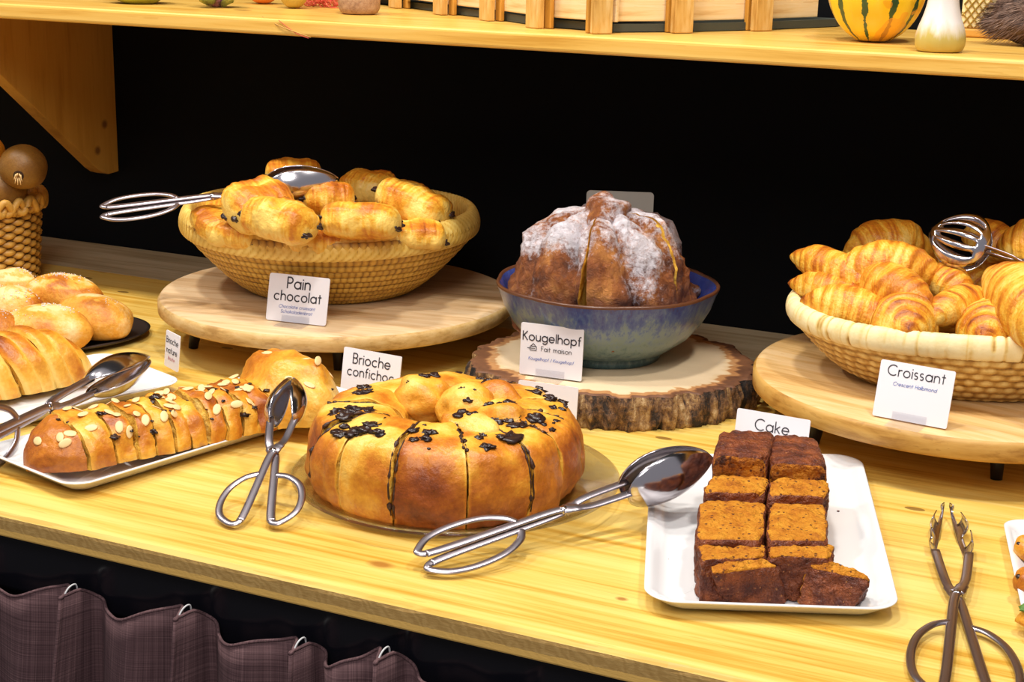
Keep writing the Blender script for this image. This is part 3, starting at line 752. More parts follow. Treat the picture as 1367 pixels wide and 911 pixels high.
# ------------------------------------------------------------ almond brioche loaf
def almond_loaf():
    A=at(66,650,.010); Bp=at(478,558,.010)
    ax=(Bp-A); Lh=ax.length; ax.normalize(); 
    A=A+Vector((-ax.y,ax.x,0))*.052; A.z=.0105
    # second line end must sit inside the plate
    side=Vector((ax.y,-ax.x,0))
    org=A.copy()
    L=Lh*.985
    def W(t):   # half width along the loaf, t in metres
        u=t/L
        w=.046
        w*=min(1,math.sqrt(max(0,1-(1-min(1,t/.055))**2)))
        return w
    def prof_w(t):
        u=t/L
        if u<.74: base=.052*math.sqrt(max(.0004,1-(1-min(1,t/.065))**2))*(1-.10*math.sin(PI*u/.74)*0)
        else:
            v=(u-.74)/.26; base=.052+ .024*math.sin(min(1,v*1.25)*PI*.8)
            base*=math.sqrt(max(.0004,1-max(0,(v-.42)/.58)**2.2))
        return max(base,.002)
    def hgt(t):
        u=t/L
        h=.046*(max(.0004,1-(1-min(1,t/.055))**2))**.42
        if u>.74:
            v=(u-.74)/.26; h=.046+.026*math.sin(min(1,v*1.2)*PI*.75); h*=math.sqrt(max(.0004,1-max(0,(v-.45)/.55)**2.4))
        return max(h,.003)
    NK=56
    def sec(t,k):
        g=2*PI*k; w=prof_w(t); h=hgt(t)
        x=math.cos(g); y=math.sin(g)
        X=math.copysign(abs(x)**.85,x)*w; 
        Z=(y**.80)*h*.86+h*.14 if y>0 else h*.14*(1+max(y,-1))**.6
        p=Vector((t,X,Z)); n_=.0060*ns(p,24,1)+.0040*ns(p,60,2)+.0015*ns(p,150,2)
        return Vector((t,X*(1+n_/.04),max(.0,Z*(1+n_/.04))))
    cuts=[0,.125,.21,.275,.33,.385,.44,.50,.555,.61,.665,.725,1.0]
    labs=['smooth rounded end piece of the almond brioche nearest the front left plate corner']+\
        [w+' of the almond brioche loaf counted from its rounded front end' for w in ('second slice','third slice','fourth slice','fifth slice','sixth slice','seventh slice','eighth slice','ninth slice','tenth slice','eleventh slice')]+\
        ['tall rounded bun end of the almond brioche in front of the round board']
    rng=random.Random(5)
    for i in range(len(cuts)-1):
        t0=cuts[i]*L+(.0006 if i else 0); t1=cuts[i+1]*L-.0026
        th=empty('almond_brioche_slice',org); th.rotation_euler.z=math.atan2(ax.y,ax.x)+ (rng.uniform(-.03,.03) if 0<i<11 else 0)*0
        tag(th,labs[i],'brioche','slices of the almond brioche loaf')
        lean=(rng.uniform(-.05,.12) if 0<i<11 else 0); dy=rng.uniform(-.003,.003) if 0<i<11 else 0; sc=rng.uniform(.95,1.05) if 0<i<11 else 1
        def fn(s,k,t0=t0,t1=t1,lean=lean,dy=dy,sc=sc):
            if s==0 and t0<.001: tt=.0
            tt=t0+(t1-t0)*(s if (0<i<11) else (s))
            if i==0: tt=t0+(t1-t0)*s**1.6
            if i==11: tt=t1-(t1-t0)*(1-s)**1.6
            e=abs(2*s-1)**5
            p=sec(tt,k); z=p.z*sc
            sh=1-(.025*e if 0<i<11 else (.04*e if (i==0 and s>.5) or (i==11 and s<.5) else 0))
            return Vector((p.x+lean*z,p.y*sh+dy,z*sh))
        def tf(s,k,p,i=i):
            h=p.z/.06; t=.20+.32*h+.45*ns(p,18,i)+.3*ns(p,50,i)
            if i==0: t=.64+.35*ns(p,18,i)+.1*h
            if i==11: t=-.05+.42*h+.4*ns(p,18,i)
            if 0<i<11: t-=.25*max(0,abs(2*s-1)-.6)
            return t
        piece('bread',30 if i in(0,11) else 9,NK,fn,M['brioche'],M['crumb'],parent=th,tonefn=tf,seed=i,rough=.002)
        na={0:4,11:12}.get(i,5)
        for q in range(na):     # flaked almonds
            s=rng.uniform(.15,.9) if i else rng.uniform(.45,.95); k=rng.uniform(.14,.40)
            p=fn(s,k); pn=fn(s,min(.99,k+.02))-p; tn=fn(min(1,s+.05),k)-fn(max(0,s-.05),k)
            nrm=pn.cross(tn).normalized()
            if nrm.z<0: nrm=-nrm
            rot=nrm.to_track_quat('Z','Y').to_matrix()@Matrix.Rotation(rng.uniform(0,PI),3,'Z')
            v,f=blob(p+nrm*.0008,(.0068,.0042,.0009),seed=q,amp=.1,nu=8,nv=14,rot=rot)
            c=mesh('almond_flake',v,f,M['almond']); c.parent=th
        nc={0:1,11:5}.get(i,5)
        for q in range(nc):
            s=rng.choice([.02,.98,rng.random()]) if i else .97; k=rng.uniform(.06,.42); p=fn(s,k); r_=rng.choice([.0012,.002,.003,.005])
            v,f=blob(p,(r_,r_*1.3,r_*.45),seed=q+i*5,amp=1.0,fr=1.5,nu=9,nv=13)
            c=mesh('chocolate_chip',v,f,M['choc']); c.parent=th
almond_loaf()
# ------------------------------------------------------------ plain sliced brioche at the left
def plain_loaf():
    E=at(138,512,.008)
    ax=d1.copy(); ax.z=0; ax.normalize(); side=Vector((-ax.y,ax.x,0))
    start=E+side*.055; start.z=.006
    rng=random.Random(9)
    n=9; th_=.0205
    words=['end slice','second slice','third slice','fourth slice','fifth slice','sixth slice','seventh slice','eighth slice','ninth slice','tenth slice','eleventh slice','twelfth slice','thirteenth slice','fourteenth slice','fifteenth slice']
    for i in range(n):
        t=-.004-i*th_
        w=.055*(.80 if i==0 else (.93 if i==1 else 1)); h=.066*(.74 if i==0 else (.92 if i==1 else 1))*rng.uniform(.97,1.04)
        o_=start+ax*t+side*rng.uniform(-.003,.003)
        th=empty('brioche_slice',o_); th.rotation_euler.z=math.atan2(ax.y,ax.x)+R(rng.uniform(-7,7))
        tag(th,'%s of the golden brioche from its right end near the spoon tongs'%words[i],'brioche','slices of the golden brioche at the left edge')
        lean=.30 if i else .15
        def fn(s,k,w=w,h=h,i=i,lean=lean):
            g=2*PI*k; x=math.cos(g); y=math.sin(g)
            e=abs(2*s-1)**4; f_=1-.07*e
            if i==0: f_=1-.38*s**2.2
            X=math.copysign(abs(x)**.8,x)*w*f_; Z=h*(.12+.88*max(0,y)**.75)*f_ if y>0 else h*.12*(1+y)**.5
            p=Vector((th_*1.12*(s-.5),X,max(0,Z))); m=1+.07*ns(p+Vector((i*.1,0,0)),30,i)
            return Vector((p.x-lean*p.z,p.y*m,p.z*m))
        def tf(s,k,p,i=i): return .16+.38*(p.z/.066)+.5*ns(p,22,i+30)-.75*max(0,abs(2*s-1)-.45)
        piece('bread',9,44,fn,M['brioche'],M['crumb'],parent=th,tonefn=tf,seed=i+20,rough=.002)
plain_loaf()
# ------------------------------------------------------------ sugared plaited brioche + dark tray
def plait():
    c=at(70,452,.01)
    v,f=lathe([(.0001,0),(.085,0),(.108,.006),(.113,.010),(.109,.010),(.085,.004),(.0001,.003)],80)
    o=mesh('tray',v,f,plain('dark tray metal',(.06,.045,.04),.35,metal=.6)); recalc(o); o.location=(c.x-.04,c.y+.02,0); o.scale=(1.25,.9,1); o.rotation_euler.z=R(40)
    tag(o,'dark oval metal tray under the sugared plaited brioche','tray')
    lobes=[(126,418,.05,54,42,.040,30),(82,390,.062,52,30,.036,15),(60,437,.045,58,30,.034,5),(16,382,.062,36,26,.035,10),(18,408,.058,42,30,.036,20),(-30,400,.06,44,34,.04,0),(-20,440,.045,50,34,.034,10),(-75,430,.05,50,34,.038,30)]
    vs=[];fs=[];tone=[]
    for i,(px,py,z,wx,wy,hh,rot) in enumerate(lobes):
        p=at(px,py,z*.75); s=1/ppm(p)
        zc=p.z*.62+.006
        def up_(v): return v
        v,f=blob((p.x,p.y,max(.030,zc)),(wx*s*1.10,wx*s*.74,.031 if i in(0,2,6) else .037),seed=i,amp=.10,fr=1.2,nu=34,nv=50,rot=Matrix.Rotation(R(24.5-rot),3,'Z'))
        for w in v:
            w.z=max(w.z,.0105); g=ns(w,22,i)
            tone.append(.36+.50*g-1.6*max(0,.035-w.z)*8*.25 - (.30 if w.z>.058 and ns(w,90,3)>.0 else 0))
        b=len(vs); vs+=v; fs+=[tuple(b+q for q in ff) for ff in f]
    o=mesh('plaited_brioche',vs,fs,M['sugarbun'],tone=tone); tag(o,'sugared plaited brioche with swollen golden lobes on a dark tray','brioche')
    # pearl sugar dusting grains
    rng=random.Random(2); gv=[];gf=[]
    cand=[w for w in vs if w.z>.052]
    for q in range(1800):
        w=rng.choice(cand); 
        if ns(w,30,7)<.12: continue
        r_=rng.uniform(.0005,.0012); v,f=boxv((w.x+rng.uniform(-.002,.002),w.y+rng.uniform(-.002,.002),w.z+.0004),(r_,r_,r_),rng.uniform(0,3)); b=len(gv); gv+=v; gf+=[tuple(b+z for z in ff) for ff in f]
    s=mesh('sugar_grains',gv,gf,plain('sugar',(.85,.83,.82),.4),smooth=False); s.parent=o; s['kind']='stuff'
plait()
# ------------------------------------------------------------ spice loaf cake blocks
def cake():
    zb=.0045
    def block(name,top,zt,label,crust_top=False,crust_front=True,seed=0,zbot=zb,bot=None,leftcrumb=False,zts=None):
        """top: four picture points (front-left, front-right, back-right, back-left) of its upper face at height zt"""
        T=[at(x,y,(zts[i] if zts else zt)) for i,(x,y) in enumerate(top)]
        Bt=[at(x,y,zbot) for x,y in bot] if bot else None
        c=sum(T,Vector())/4; ctr=Vector((c.x,c.y,zbot))
        n=18; vs=[];fs=[];mi=[];tone=[]
        def bil(u,v,w):
            p=(T[0]*(1-u)+T[1]*u)*(1-v)+(T[3]*(1-u)+T[2]*u)*v
            if Bt: q=(Bt[0]*(1-u)+Bt[1]*u)*(1-v)+(Bt[3]*(1-u)+Bt[2]*u)*v
            else: q=Vector((p.x,p.y,zbot)); q=ctr+(q-ctr)*.94
            return q.lerp(p,w)
        def face(fn,mat,dirs):
            b=len(vs)
            for i in range(n+1):
                for j in range(n+1):
                    u,v,w=fn(i/n,j/n)
                    e=.0; 
                    # rounded edges: pull corners in
                    cu,cv,cw=[abs(2*t-1) for t in (u,v,w)]
                    k=1-.055*((cu*cv)**8+(cv*cw)**8+(cu*cw)**8)
                    p=bil(u,v,w); mid=bil(.5,.5,.5); p=mid+(p-mid)*k
                    d=(p-mid).normalized()*(.0022*ns(p,70,seed)+.0022*ns(p,170,seed)+.0010*ns(p,380,seed))
                    p=p+d; p.z=max(p.z,zb)
                    vs.append(p-ctr)
                    tone.append((.30+(.35 if crust_top else 0)+.25*ns(p,60,seed)) if mat else (.40+.5*ns(p,80,seed)))
            for i in range(n):
                for j in range(n):
                    a=b+i*(n+1)+j; fs.append((a,a+1,a+n+2,a+n+1)); mi.append(mat)
        face(lambda a,b:(a,b,1),0 if crust_top else 1,None)
        face(lambda a,b:(a,b,0),0,None)
        face(lambda a,b:(a,0,b),0 if crust_front else 1,None)
        face(lambda a,b:(a,1,b),0 if crust_front else 1,None)
        face(lambda a,b:(0,a,b),1 if leftcrumb else 0,None)
        face(lambda a,b:(1,a,b),0 if crust_front!='cutright' else 1,None)
        o=mesh(name,vs,fs,[M['cakecrust'],M['cakecrumb']],tone=tone,mi=mi); 
        import bmesh
        bm=bmesh.new(); bm.from_mesh(o.data); bmesh.ops.remove_doubles(bm,verts=bm.verts,dist=.0003); bmesh.ops.recalc_face_normals(bm,faces=bm.faces); bm.to_mesh(o.data); bm.free()
        o.location=ctr; tag(o,label,'cake','cut blocks of the dark loaf cake'); return o
    g='cake_slice'
    block(g,[(950,606),(1026,612),(1036,574),(962,572)],.078,'uncut rear left block of the dark loaf cake with a rough brown top',crust_top=True,crust_front=False,seed=1)
    block(g,[(1027,616),(1108,622),(1090,582),(1030,576)],.074,'uncut rear right block of the dark loaf cake below the cake card',crust_top=True,crust_front=False,seed=2)
    block(g,[(936,656),(1022,658),(1030,634),(950,633)],.060,'thin left slice of loaf cake just in front of the rough brown blocks',seed=3)
    block(g,[(1024,659),(1106,662),(1108,640),(1030,636)],.060,'thin right slice of loaf cake just in front of the rough brown blocks',seed=4)
    block(g,[(927,720),(1021,721),(1024,668),(934,665)],.052,'large left slice of loaf cake with a wide orange cut face',seed=5)
    block(g,[(1023,721),(1106,722),(1104,670),(1026,668)],.052,'large right slice of loaf cake with a wide orange cut face',seed=6)
    block(g,[(934,747),(1022,743),(1024,724),(930,725)],.046,'left slice of loaf cake behind the two toppled pieces',seed=7)
    block(g,[(1024,743),(1112,744),(1116,726),(1026,724)],.046,'right slice of loaf cake behind the two toppled pieces',seed=8)
    block(g,[(949,766),(1040,756),(1024,744),(946,753)],.040,'toppled left piece of loaf cake showing dark crust at the plate front',seed=9,zts=[.038,.040,.044,.042],bot=[(966,808),(1052,810),(1046,784),(952,782)])
    block(g,[(1076,756),(1166,776),(1150,762),(1094,742)],.040,'toppled right piece of loaf cake turned aside at the plate front',seed=10,zts=[.038,.032,.038,.044],bot=[(1059,812),(1131,819),(1162,796),(1094,792)],leftcrumb=True)
    rng=random.Random(4)
    for i,(x,y,l) in enumerate([(946,784,'dark crumb on the white plate left of the toppled cake piece'),(1119,683,'single dark crumb on the white plate right of the large cake slices'),(930,763,'tiny dark crumb on the white plate at the left of the cake'),(892,748,'pale tiny crumb near the left side of the cake plate')]):
        p=at(x,y,.0048); v,f=blob((0,0,0),(.0014,.0011,.0009),seed=i,amp=.4,nu=7,nv=9); o=mesh('cake_crumb',v,f,M['cakecrust'],tone=[.5]*len(v)); o.location=p; tag(o,l,'crumb')
cake()
# ------------------------------------------------------------ croissants
def tone_mesh(name,v,f,m,tone,parent=None):
    o=mesh(name,v,f,m,tone=tone); recalc(o)
    if parent: o.parent=parent
    return o
def croissant(pa,pb,rad,bend,label,seed=0,nseg=9,bdir=None,fat=1.0,name='croissant'):
    """crescent roll from tip pa to tip pb (world), bulging by bend; stepped rolled layers"""
    pa=Vector(pa);pb=Vector(pb); c=(pa+pb)/2; ax=(pb-pa); L=ax.length; ax.normalize()
    bd=Vector(bdir) if bdir else Vector((0,0,1)); bd=(bd-ax*bd.dot(ax)).normalized(); sd=ax.cross(bd)
    N=110; K=40; vs=[];tone=[]
    rg=random.Random(seed); ph0=rg.random()*6
    for i in range(N):
        t=-1+2*i/(N-1)
        s=ax*(t*L/2)+bd*(bend*(1-t*t))
        tg=(ax*(L/2)-bd*(2*bend*t)).normalized(); u=sd.cross(tg).normalized()
        if u.dot(bd)<0: u=-u
        for k in range(K):
            g=2*PI*k/K
            tt=t+.07*math.sin(g+ph0)+.04*math.sin(2*g+ph0*2)+.05*noise.noise(Vector((t*4,math.sin(g),seed)))
            a=min(.9999,abs(tt))
            lay=(1-a)*nseg/2+.35*noise.noise(Vector((t*3,seed,.5))); lay=max(0,lay); fr=lay-math.floor(lay); step=math.floor(lay)+min(1,fr*3.2)   # terraces growing to the middle
            env=(max(0,1-abs(t)**2.3))**.62
            st=(step/(nseg/2))*1.06-.03
            r=rad*(.52*env+.48*env*min(1,st+.22))*fat
            r*=1+.05*ns(s,40,seed+k*0)+.0
            d=u*math.cos(g)+sd*math.sin(g)
            p=s+d*max(r,rad*.03)*(1+.05*ns((s+d*.02),70,seed)+.012*math.sin(g*3+tt*20))
            vs.append(p); 
            edge=math.exp(-((fr-.30)/.16)**2)*(.5+.9*noise.noise(Vector((g*.8,math.floor(lay)*3.1,seed)))+.25)
            up_=max(0,d.z)
            tone.append(.15+.22*up_+.38*ns(s+d*rad,30,seed)+.34*edge+.40*max(0,abs(t)-.84)/.16-.22*max(0,fr-.55)+.30*noise.noise(Vector((lay*14,g*.9,seed+9))))
    fs=[]
    for i in range(N-1):
        for k in range(K):
            a=i*K+k;b=i*K+(k+1)%K; fs.append((a,b,b+K,a+K))
    fs.append(tuple(reversed(range(K)))); fs.append(tuple(range((N-1)*K,N*K)))
    o=mesh(name,vs,fs,M['croissant'],tone=tone); recalc(o); o.location=c
    tag(o,label,'croissant','croissants in the pale basket'); return o
# pale basket: rim circle
K2,K2R=fit_circle(1046,1580,416,.138,None,.2); OV=.76
def basket2():
    t=empty('bread_basket',(K2.x,K2.y,B1z+.0005),label='wide pale woven leaf basket filled with croissants',cat='basket',rz=R(24.5)); t.scale=(1,OV,1)
    h=.138-B1z-.0005; Rr=K2R-.012
    prof=[(.0,.0),(.05,0),(.10,0.0),(.125,.004),(.150,.018),(.170,.036),(Rr-.004,h-.014),(Rr,h-.004)]
    sp=spline([(r,0,z) for r,z in prof],10); n=480
    out=[];tone=[]
    def g(i,j):
        p=sp[i]; ph=2*PI*j/n; row=p.z/.0085 if p.z>.003 else p.x/.012
        cell=math.sin(PI*row)**2; par=math.floor(row)
        w=math.sin(ph*60+par*PI/1.0)
        d=.0022*cell*(.5+.5*w)+.0012*cell
        tone.append(.12+.55*cell*(.45+.55*(.5+.5*w))+.22*noise.noise(Vector((ph*30,par*3,0))))
        r=p.x+d; return (r*math.cos(ph),r*math.sin(ph),p.z-.0 if p.z>.002 else 0)
    v,f=grid(len(sp),n,g,cv=True)
    o=mesh('woven_body',v,f,M['wick2'],tone=tone); o.parent=t; solid(o,.004,-1)
    # wrapped rim
    tone=[]; n=900; m=22
    def g(i,j):
        ph=2*PI*i/n; a=2*PI*j/m
        kx=max(0,noise.noise(Vector((math.cos(ph)*34,math.sin(ph)*34,a*.08))))*1.5
        d=-.0016*(kx**2)-.0006*max(0,noise.noise(Vector((ph*60,a,0))))
        line=noise.noise(Vector((ph*120,1,1)))>.45 
        tone.append(.98-.75*kx**2+.35*noise.noise(Vector((ph*14,0,2)))-(.25 if line else 0))
        rr=.0115+d; q=Rr+.001+rr*.85*math.cos(a)
        return (q*math.cos(ph),q*math.sin(ph),h-.003+rr*1.15*math.sin(a)+.0015*math.sin(ph*3))
    v,f=grid(n,m,g,cu=True,cv=True)
    o=mesh('wrapped_rim',v,f,M['wick2'],tone=tone); o.parent=t; recalc(o)
basket2()
def cr(x0,y0,z0,x1,y1,z1,rad,bend,label,seed,bdir=None,nseg=9,fat=1):
    return croissant(at(x0,y0,z0),at(x1,y1,z1),rad,bend,label,seed,nseg,bdir,fat)
cr(1055,342,.178,1168,384,.170,.021,.004,'croissant at the far left top of the pile with its tip in the air',1)
cr(1100,368,.172,1268,378,.172,.030,.012,'large croissant across the middle of the pile, knobbed and bright',2,nseg=11)
cr(1122,352,.168,1250,356,.168,.034,.020,'browned arched croissant at the top rear left of the pile',3,nseg=9)
cr(1052,378,.156,1178,412,.150,.020,.004,'slim croissant pointing left just above the left rim of the pale basket',4)
cr(1068,402,.148,1200,440,.136,.026,.006,'broad croissant lying along the left front rim of the pale basket',5)
cr(1140,368,.172,1248,420,.158,.025,.007,'smooth pale croissant in the middle front of the pile',6)
cr(1236,364,.176,1296,404,.160,.022,.004,'small croissant below the slotted tongs',7,nseg=7)
cr(1236,432,.150,1320,396,.166,.020,.006,'small curled croissant pointing at the front rim, below the slotted tongs',8,nseg=8)
# two seen end-on: axis towards the camera
def endon(x,y,z,ln,rad,label,seed,ang=0):
    c=at(x,y,z); d=(O-c); d.z*=.4; d.normalize(); d=Matrix.Rotation(R(ang),3,'Z')@d
    return croissant(c,c-d*ln+Vector((0,0,-.006)),rad,.002,label,seed,nseg=10,fat=1.0)
endon(1214,442,.148,.090,.035,'croissant seen end on with a spiral, left of the two at the front rim',9,8)
endon(1310,449,.148,.090,.036,'croissant seen end on with a spiral, above the croissant card',10,-14)
cr(1318,368,.180,1432,478,.150,.037,.010,'largest croissant leaning down at the right edge of the photo',11,nseg=12)
cr(1330,332,.206,1450,362,.196,.034,.012,'glossy croissant at the top right edge behind the slotted tongs',12,nseg=9)
cr(1284,316,.190,1356,344,.180,.024,.008,'dark browned croissant mostly hidden behind the slotted tongs',13,nseg=7)
for i,(a,b,r_) in enumerate([((1130,420),(1200,400),.026),((1220,400),(1300,420),.028),((1250,380),(1340,400),.030),((1320,440),(1400,440),.030),((1390,410),(1480,400),.034),((1180,380),(1290,360),.030),((1340,370),(1430,380),.030),((1350,400),(1460,392),.034),((1420,440),(1510,425),.032),((1300,350),(1400,362),.030)]):
    croissant(at(a[0],a[1],.160 if i in(7,9) else .125),at(b[0],b[1],.160 if i in(7,9) else .125),r_,.004,['croissant buried at the bottom of the pile, left side','croissant buried under the middle of the pile','croissant buried below the slotted tongs','croissant buried at the front right of the pile','croissant buried at the right side of the pile','croissant buried at the rear of the pile','croissant buried beneath the largest croissant','croissant wedged under the glossy one at the top right','croissant low at the right end of the pale basket','croissant wedged under the dark browned one behind the tongs'][i],20+i)
# ------------------------------------------------------------ golden basket and pains au chocolat
K1,K1R=fit_circle(238,641,286,.160,None,.19)
def basket1():
    t=empty('bread_basket',(K1.x,K1.y,B1z+.0005),label='golden woven palm basket with a plaited rim holding the pains au chocolat',cat='basket')
    h=.160-B1z-.0005; Rr=K1R-.008
    prof=[(.0,.0),(.05,0),(.085,0.0),(.105,.006),(.130,.024),(.152,.046),(.170,.066),(Rr-.003,h-.010),(Rr,h)]
    sp=spline([(r,0,z) for r,z in prof],14); n=640; tone=[]
    L=[0]
    for a,b in zip(sp,sp[1:]): L.append(L[-1]+(b-a).length)
    def g(i,j):
        p=sp[i]; ph=2*PI*j/n; row=L[i]/.0115; par=math.floor(row)
        cell=abs(math.sin(PI*row))**.6
        st=.5+.5*math.sin(ph*120+par*1.7+1.2*math.sin(row*PI))
        big=(par%2==0)
        d=.0030*cell+ (.0010*st*cell)
        tone.append(.05+.62*cell*(.4+.6*st)+.18*noise.noise(Vector((ph*25,par*2,0)))-(.0 if big else .10))
        r=p.x+d; return (r*math.cos(ph),r*math.sin(ph),max(0,p.z-.001*cell))
    v,f=grid(len(sp),n,g,cv=True)
    o=mesh('woven_body',v,f,M['wick1'],tone=tone); o.parent=t; solid(o,.005,-1)
    tone=[]; n=1100; m=24
    def g(i,j):
        ph=2*PI*i/n; a=2*PI*j/m-PI
        q=ph*62
        # herringbone: strands slant one way on the outside and the other way over the top
        sl=abs(a+.25)*3.6
        s_=(q+sl)/(PI*1.0); fr=s_-math.floor(s_)
        prof_=math.sin(PI*fr)**.35
        d=.0016*prof_
        tone.append(.18+.70*prof_+.25*noise.noise(Vector((math.floor(s_)*3.3,a*2,0))))
        rr=.0112+d; w=Rr-.001+rr*.70*math.cos(a)-.003*math.sin(a)
        return (w*math.cos(ph),w*math.sin(ph),h-.004+rr*1.35*math.sin(a)+.002*math.sin(ph*2+1))
    v,f=grid(n,m,g,cu=True,cv=True)
    o=mesh('plaited_rim',v,f,M['wick1'],tone=tone); o.parent=t; recalc(o)
basket1()
def pain(px,py,z,L,W,Hh,yaw,label,seed,pitch=0,roll=0,choc=(1,1)):
    W*=1.12; Hh*=1.04; c=at(px,py,z); N=46;K=44; vs=[];tone=[]
    for i in range(N):
        t=-1+2*i/(N-1)
        tt=math.copysign(abs(t)**.8,t)
        env=(max(0,1-abs(tt)**7))**.42*(1-.12*tt*tt)
        for k in range(K):
            g=2*PI*k/K; cx_,sy=math.cos(g),math.sin(g)
            # pillowy, slightly flat-bottomed roll with a seam lap
            X=math.copysign(abs(cx_)**.8,cx_)*W/2; Z=math.copysign(abs(sy)**.85,sy)*Hh/2
            if Z<0: Z*=.85
            lap=.0018 if 0.15<k/K<.42 else 0
            r=1+.16*ns(Vector((tt*L,X,Z)),24,seed)+.06*ns(Vector((tt*L,X,Z)),70,seed)+.03*noise.noise(Vector((tt*22+X*40,Z*30,seed)))+lap/ (W/2)
            bulge=1-.10*math.cos(tt*PI*1.0)*0
            e=max(env,.03)
            g0=1.15+.25*math.sin(3*t+seed); cre=math.exp(-((g-g0)/.15)**2)*(1-.5*abs(t)); g2_=2.2+.2*math.sin(2*t+seed); cre2=math.exp(-((g-g2_)/.12)**2)*.5; r*=1-.15*cre-.10*cre2+.05*math.exp(-((g-g0+.35)/.25)**2)
            terr=.03*math.sin(abs(tt)*26)*max(0,abs(tt)-.35)
            p=Vector((tt*L/2*(1-.06*abs(sy)*0),X*e*r*(1+terr),Z*e*r*(1+terr)))
            vs.append(p)
            tone.append(.06-.35*cre+.25*math.exp(-((g-g0+.38)/.2)**2)+.50*max(0,sy)**1.2*(.6+.4*abs(cx_))+.55*ns(p,26,seed+3)+.30*noise.noise(Vector((abs(tt)*16+g*.5,g*.7,seed)))-.42*max(0,abs(tt)-.80)/.2+.22*noise.noise(Vector((X*160,tt*1.2,seed+5))))
    fs=[]
    for i in range(N-1):
        for k in range(K):
            a=i*K+k;b=i*K+(k+1)%K; fs.append((a,b,b+K,a+K))
    fs.append(tuple(reversed(range(K)))); fs.append(tuple(range((N-1)*K,N*K)))
    th=empty('pain_au_chocolat',c); th.rotation_euler=(R(roll),R(pitch),R(yaw+24.5)); tag(th,label,'pastry','pains au chocolat in the golden basket')
    o=mesh('pastry',vs,fs,M['croissant'],tone=tone); recalc(o); o.parent=th
    for s,on in ((-1,choc[0]),(1,choc[1])):
        if not on: continue
        for sy in (-1,1):
            v,f=blob((s*L*.462,sy*W*.20+W*.04*s,Hh*.09*sy*s-.002),(.0055,.0075 if (seed+sy)%3 else .005,.0038),seed=seed+sy,amp=.9,fr=1.3,nu=12,nv=16)
            q=mesh('chocolate_stick',v,f,M['choc']); q.parent=th
    return th
pain(345,276,.198,.082,.066,.052,35,'plump pain au chocolat at the left top of the pile beside the tongs arm',1,pitch=-12,roll=12)
pain(374,297,.190,.088,.060,.050,-22,'flaky layered pain au chocolat at the left front with one dark chocolate end',2,pitch=6,roll=-8)
pain(292,300,.168,.070,.055,.036,-60,'flat pale pain au chocolat tucked against the left rim, two chocolate dots',3,pitch=10)
pain(318,314,.160,.070,.055,.036,-30,'pale pain au chocolat mostly hidden by the left front rim',4)
pain(392,236,.208,.074,.058,.044,10,'rear pain au chocolat at the very top of the pile behind the spoon',5)
pain(437,267,.196,.068,.052,.042,12,'pale sided pain au chocolat just right of the shiny spoon',6,roll=-10)
pain(492,252,.192,.070,.056,.044,-30,'dark browned pain au chocolat at the rear centre of the pile',7)
pain(482,298,.186,.096,.058,.044,-6,'pain au chocolat in the front middle with a split and two chocolate ends',8,roll=-15)
pain(551,273,.190,.098,.060,.048,-30,'long pain au chocolat leaning on the right side of the basket',9,pitch=14,roll=-6)
pain(556,316,.160,.072,.052,.036,10,'pain au chocolat showing only its top at the right front rim',10)
pain(420,322,.158,.080,.055,.038,0,'pain au chocolat low in the pile between the two front ones',11)
pain(345,318,.150,.080,.055,.036,20,'buried pain au chocolat under the flaky layered one',12)
pain(500,322,.150,.080,.055,.036,-10,'buried pain au chocolat under the split one',13)
pain(440,285,.160,.090,.06,.045,40,'buried pain au chocolat in the centre of the basket',14)
pain(545,292,.155,.080,.055,.04,0,'buried pain au chocolat under the long leaning one',15)
pain(390,262,.168,.085,.06,.045,-10,'buried pain au chocolat beneath the topmost one',16)
pain(310,285,.150,.075,.055,.038,0,'buried pain au chocolat beneath the plump left one',17)
pain(480,270,.160,.08,.055,.04,0,'buried pain au chocolat beneath the dark browned one',18)
# ------------------------------------------------------------ serving tongs
def spoon_shell(L,W,D,style,side):
    """shell, hollow facing -y*side ; x from 0..L"""
    nu,nv=28,20
    def g(i,j):
        u=i/(nu-1); v=-1+2*j/(nv-1)
        w=W/2*(math.sin(PI*min(1,u**.62)) if False else (math.sin(PI*u**.8))**.62 if 0<u<1 else .05)
        w=max(w,.0022)
        dep=D*(1-v*v)*(math.sin(PI*u**.85))**.8 if 0<u<1 else 0
        return Vector((u*L,side*dep,v*w))
    vs,fs=grid(nu,nv,g)
    if style=='slotted':
        keep=[]
        for f in fs:
            c=sum((vs[q] for q in f),Vector())/4; u=c.x/L; j=(f[0]%nv)
            if .16<u<.84 and j in (3,4,7,8,11,12,15,16): continue
            keep.append(f)
        fs=keep
    if style=='claw':
        keep=[]
        for f in fs:
            i=f[0]//nv; j=f[0]%nv
            if j>13 or (3<=j and (i//5)%2==0 and i<25): continue
            keep.append(f)
        fs=keep
    return vs,fs
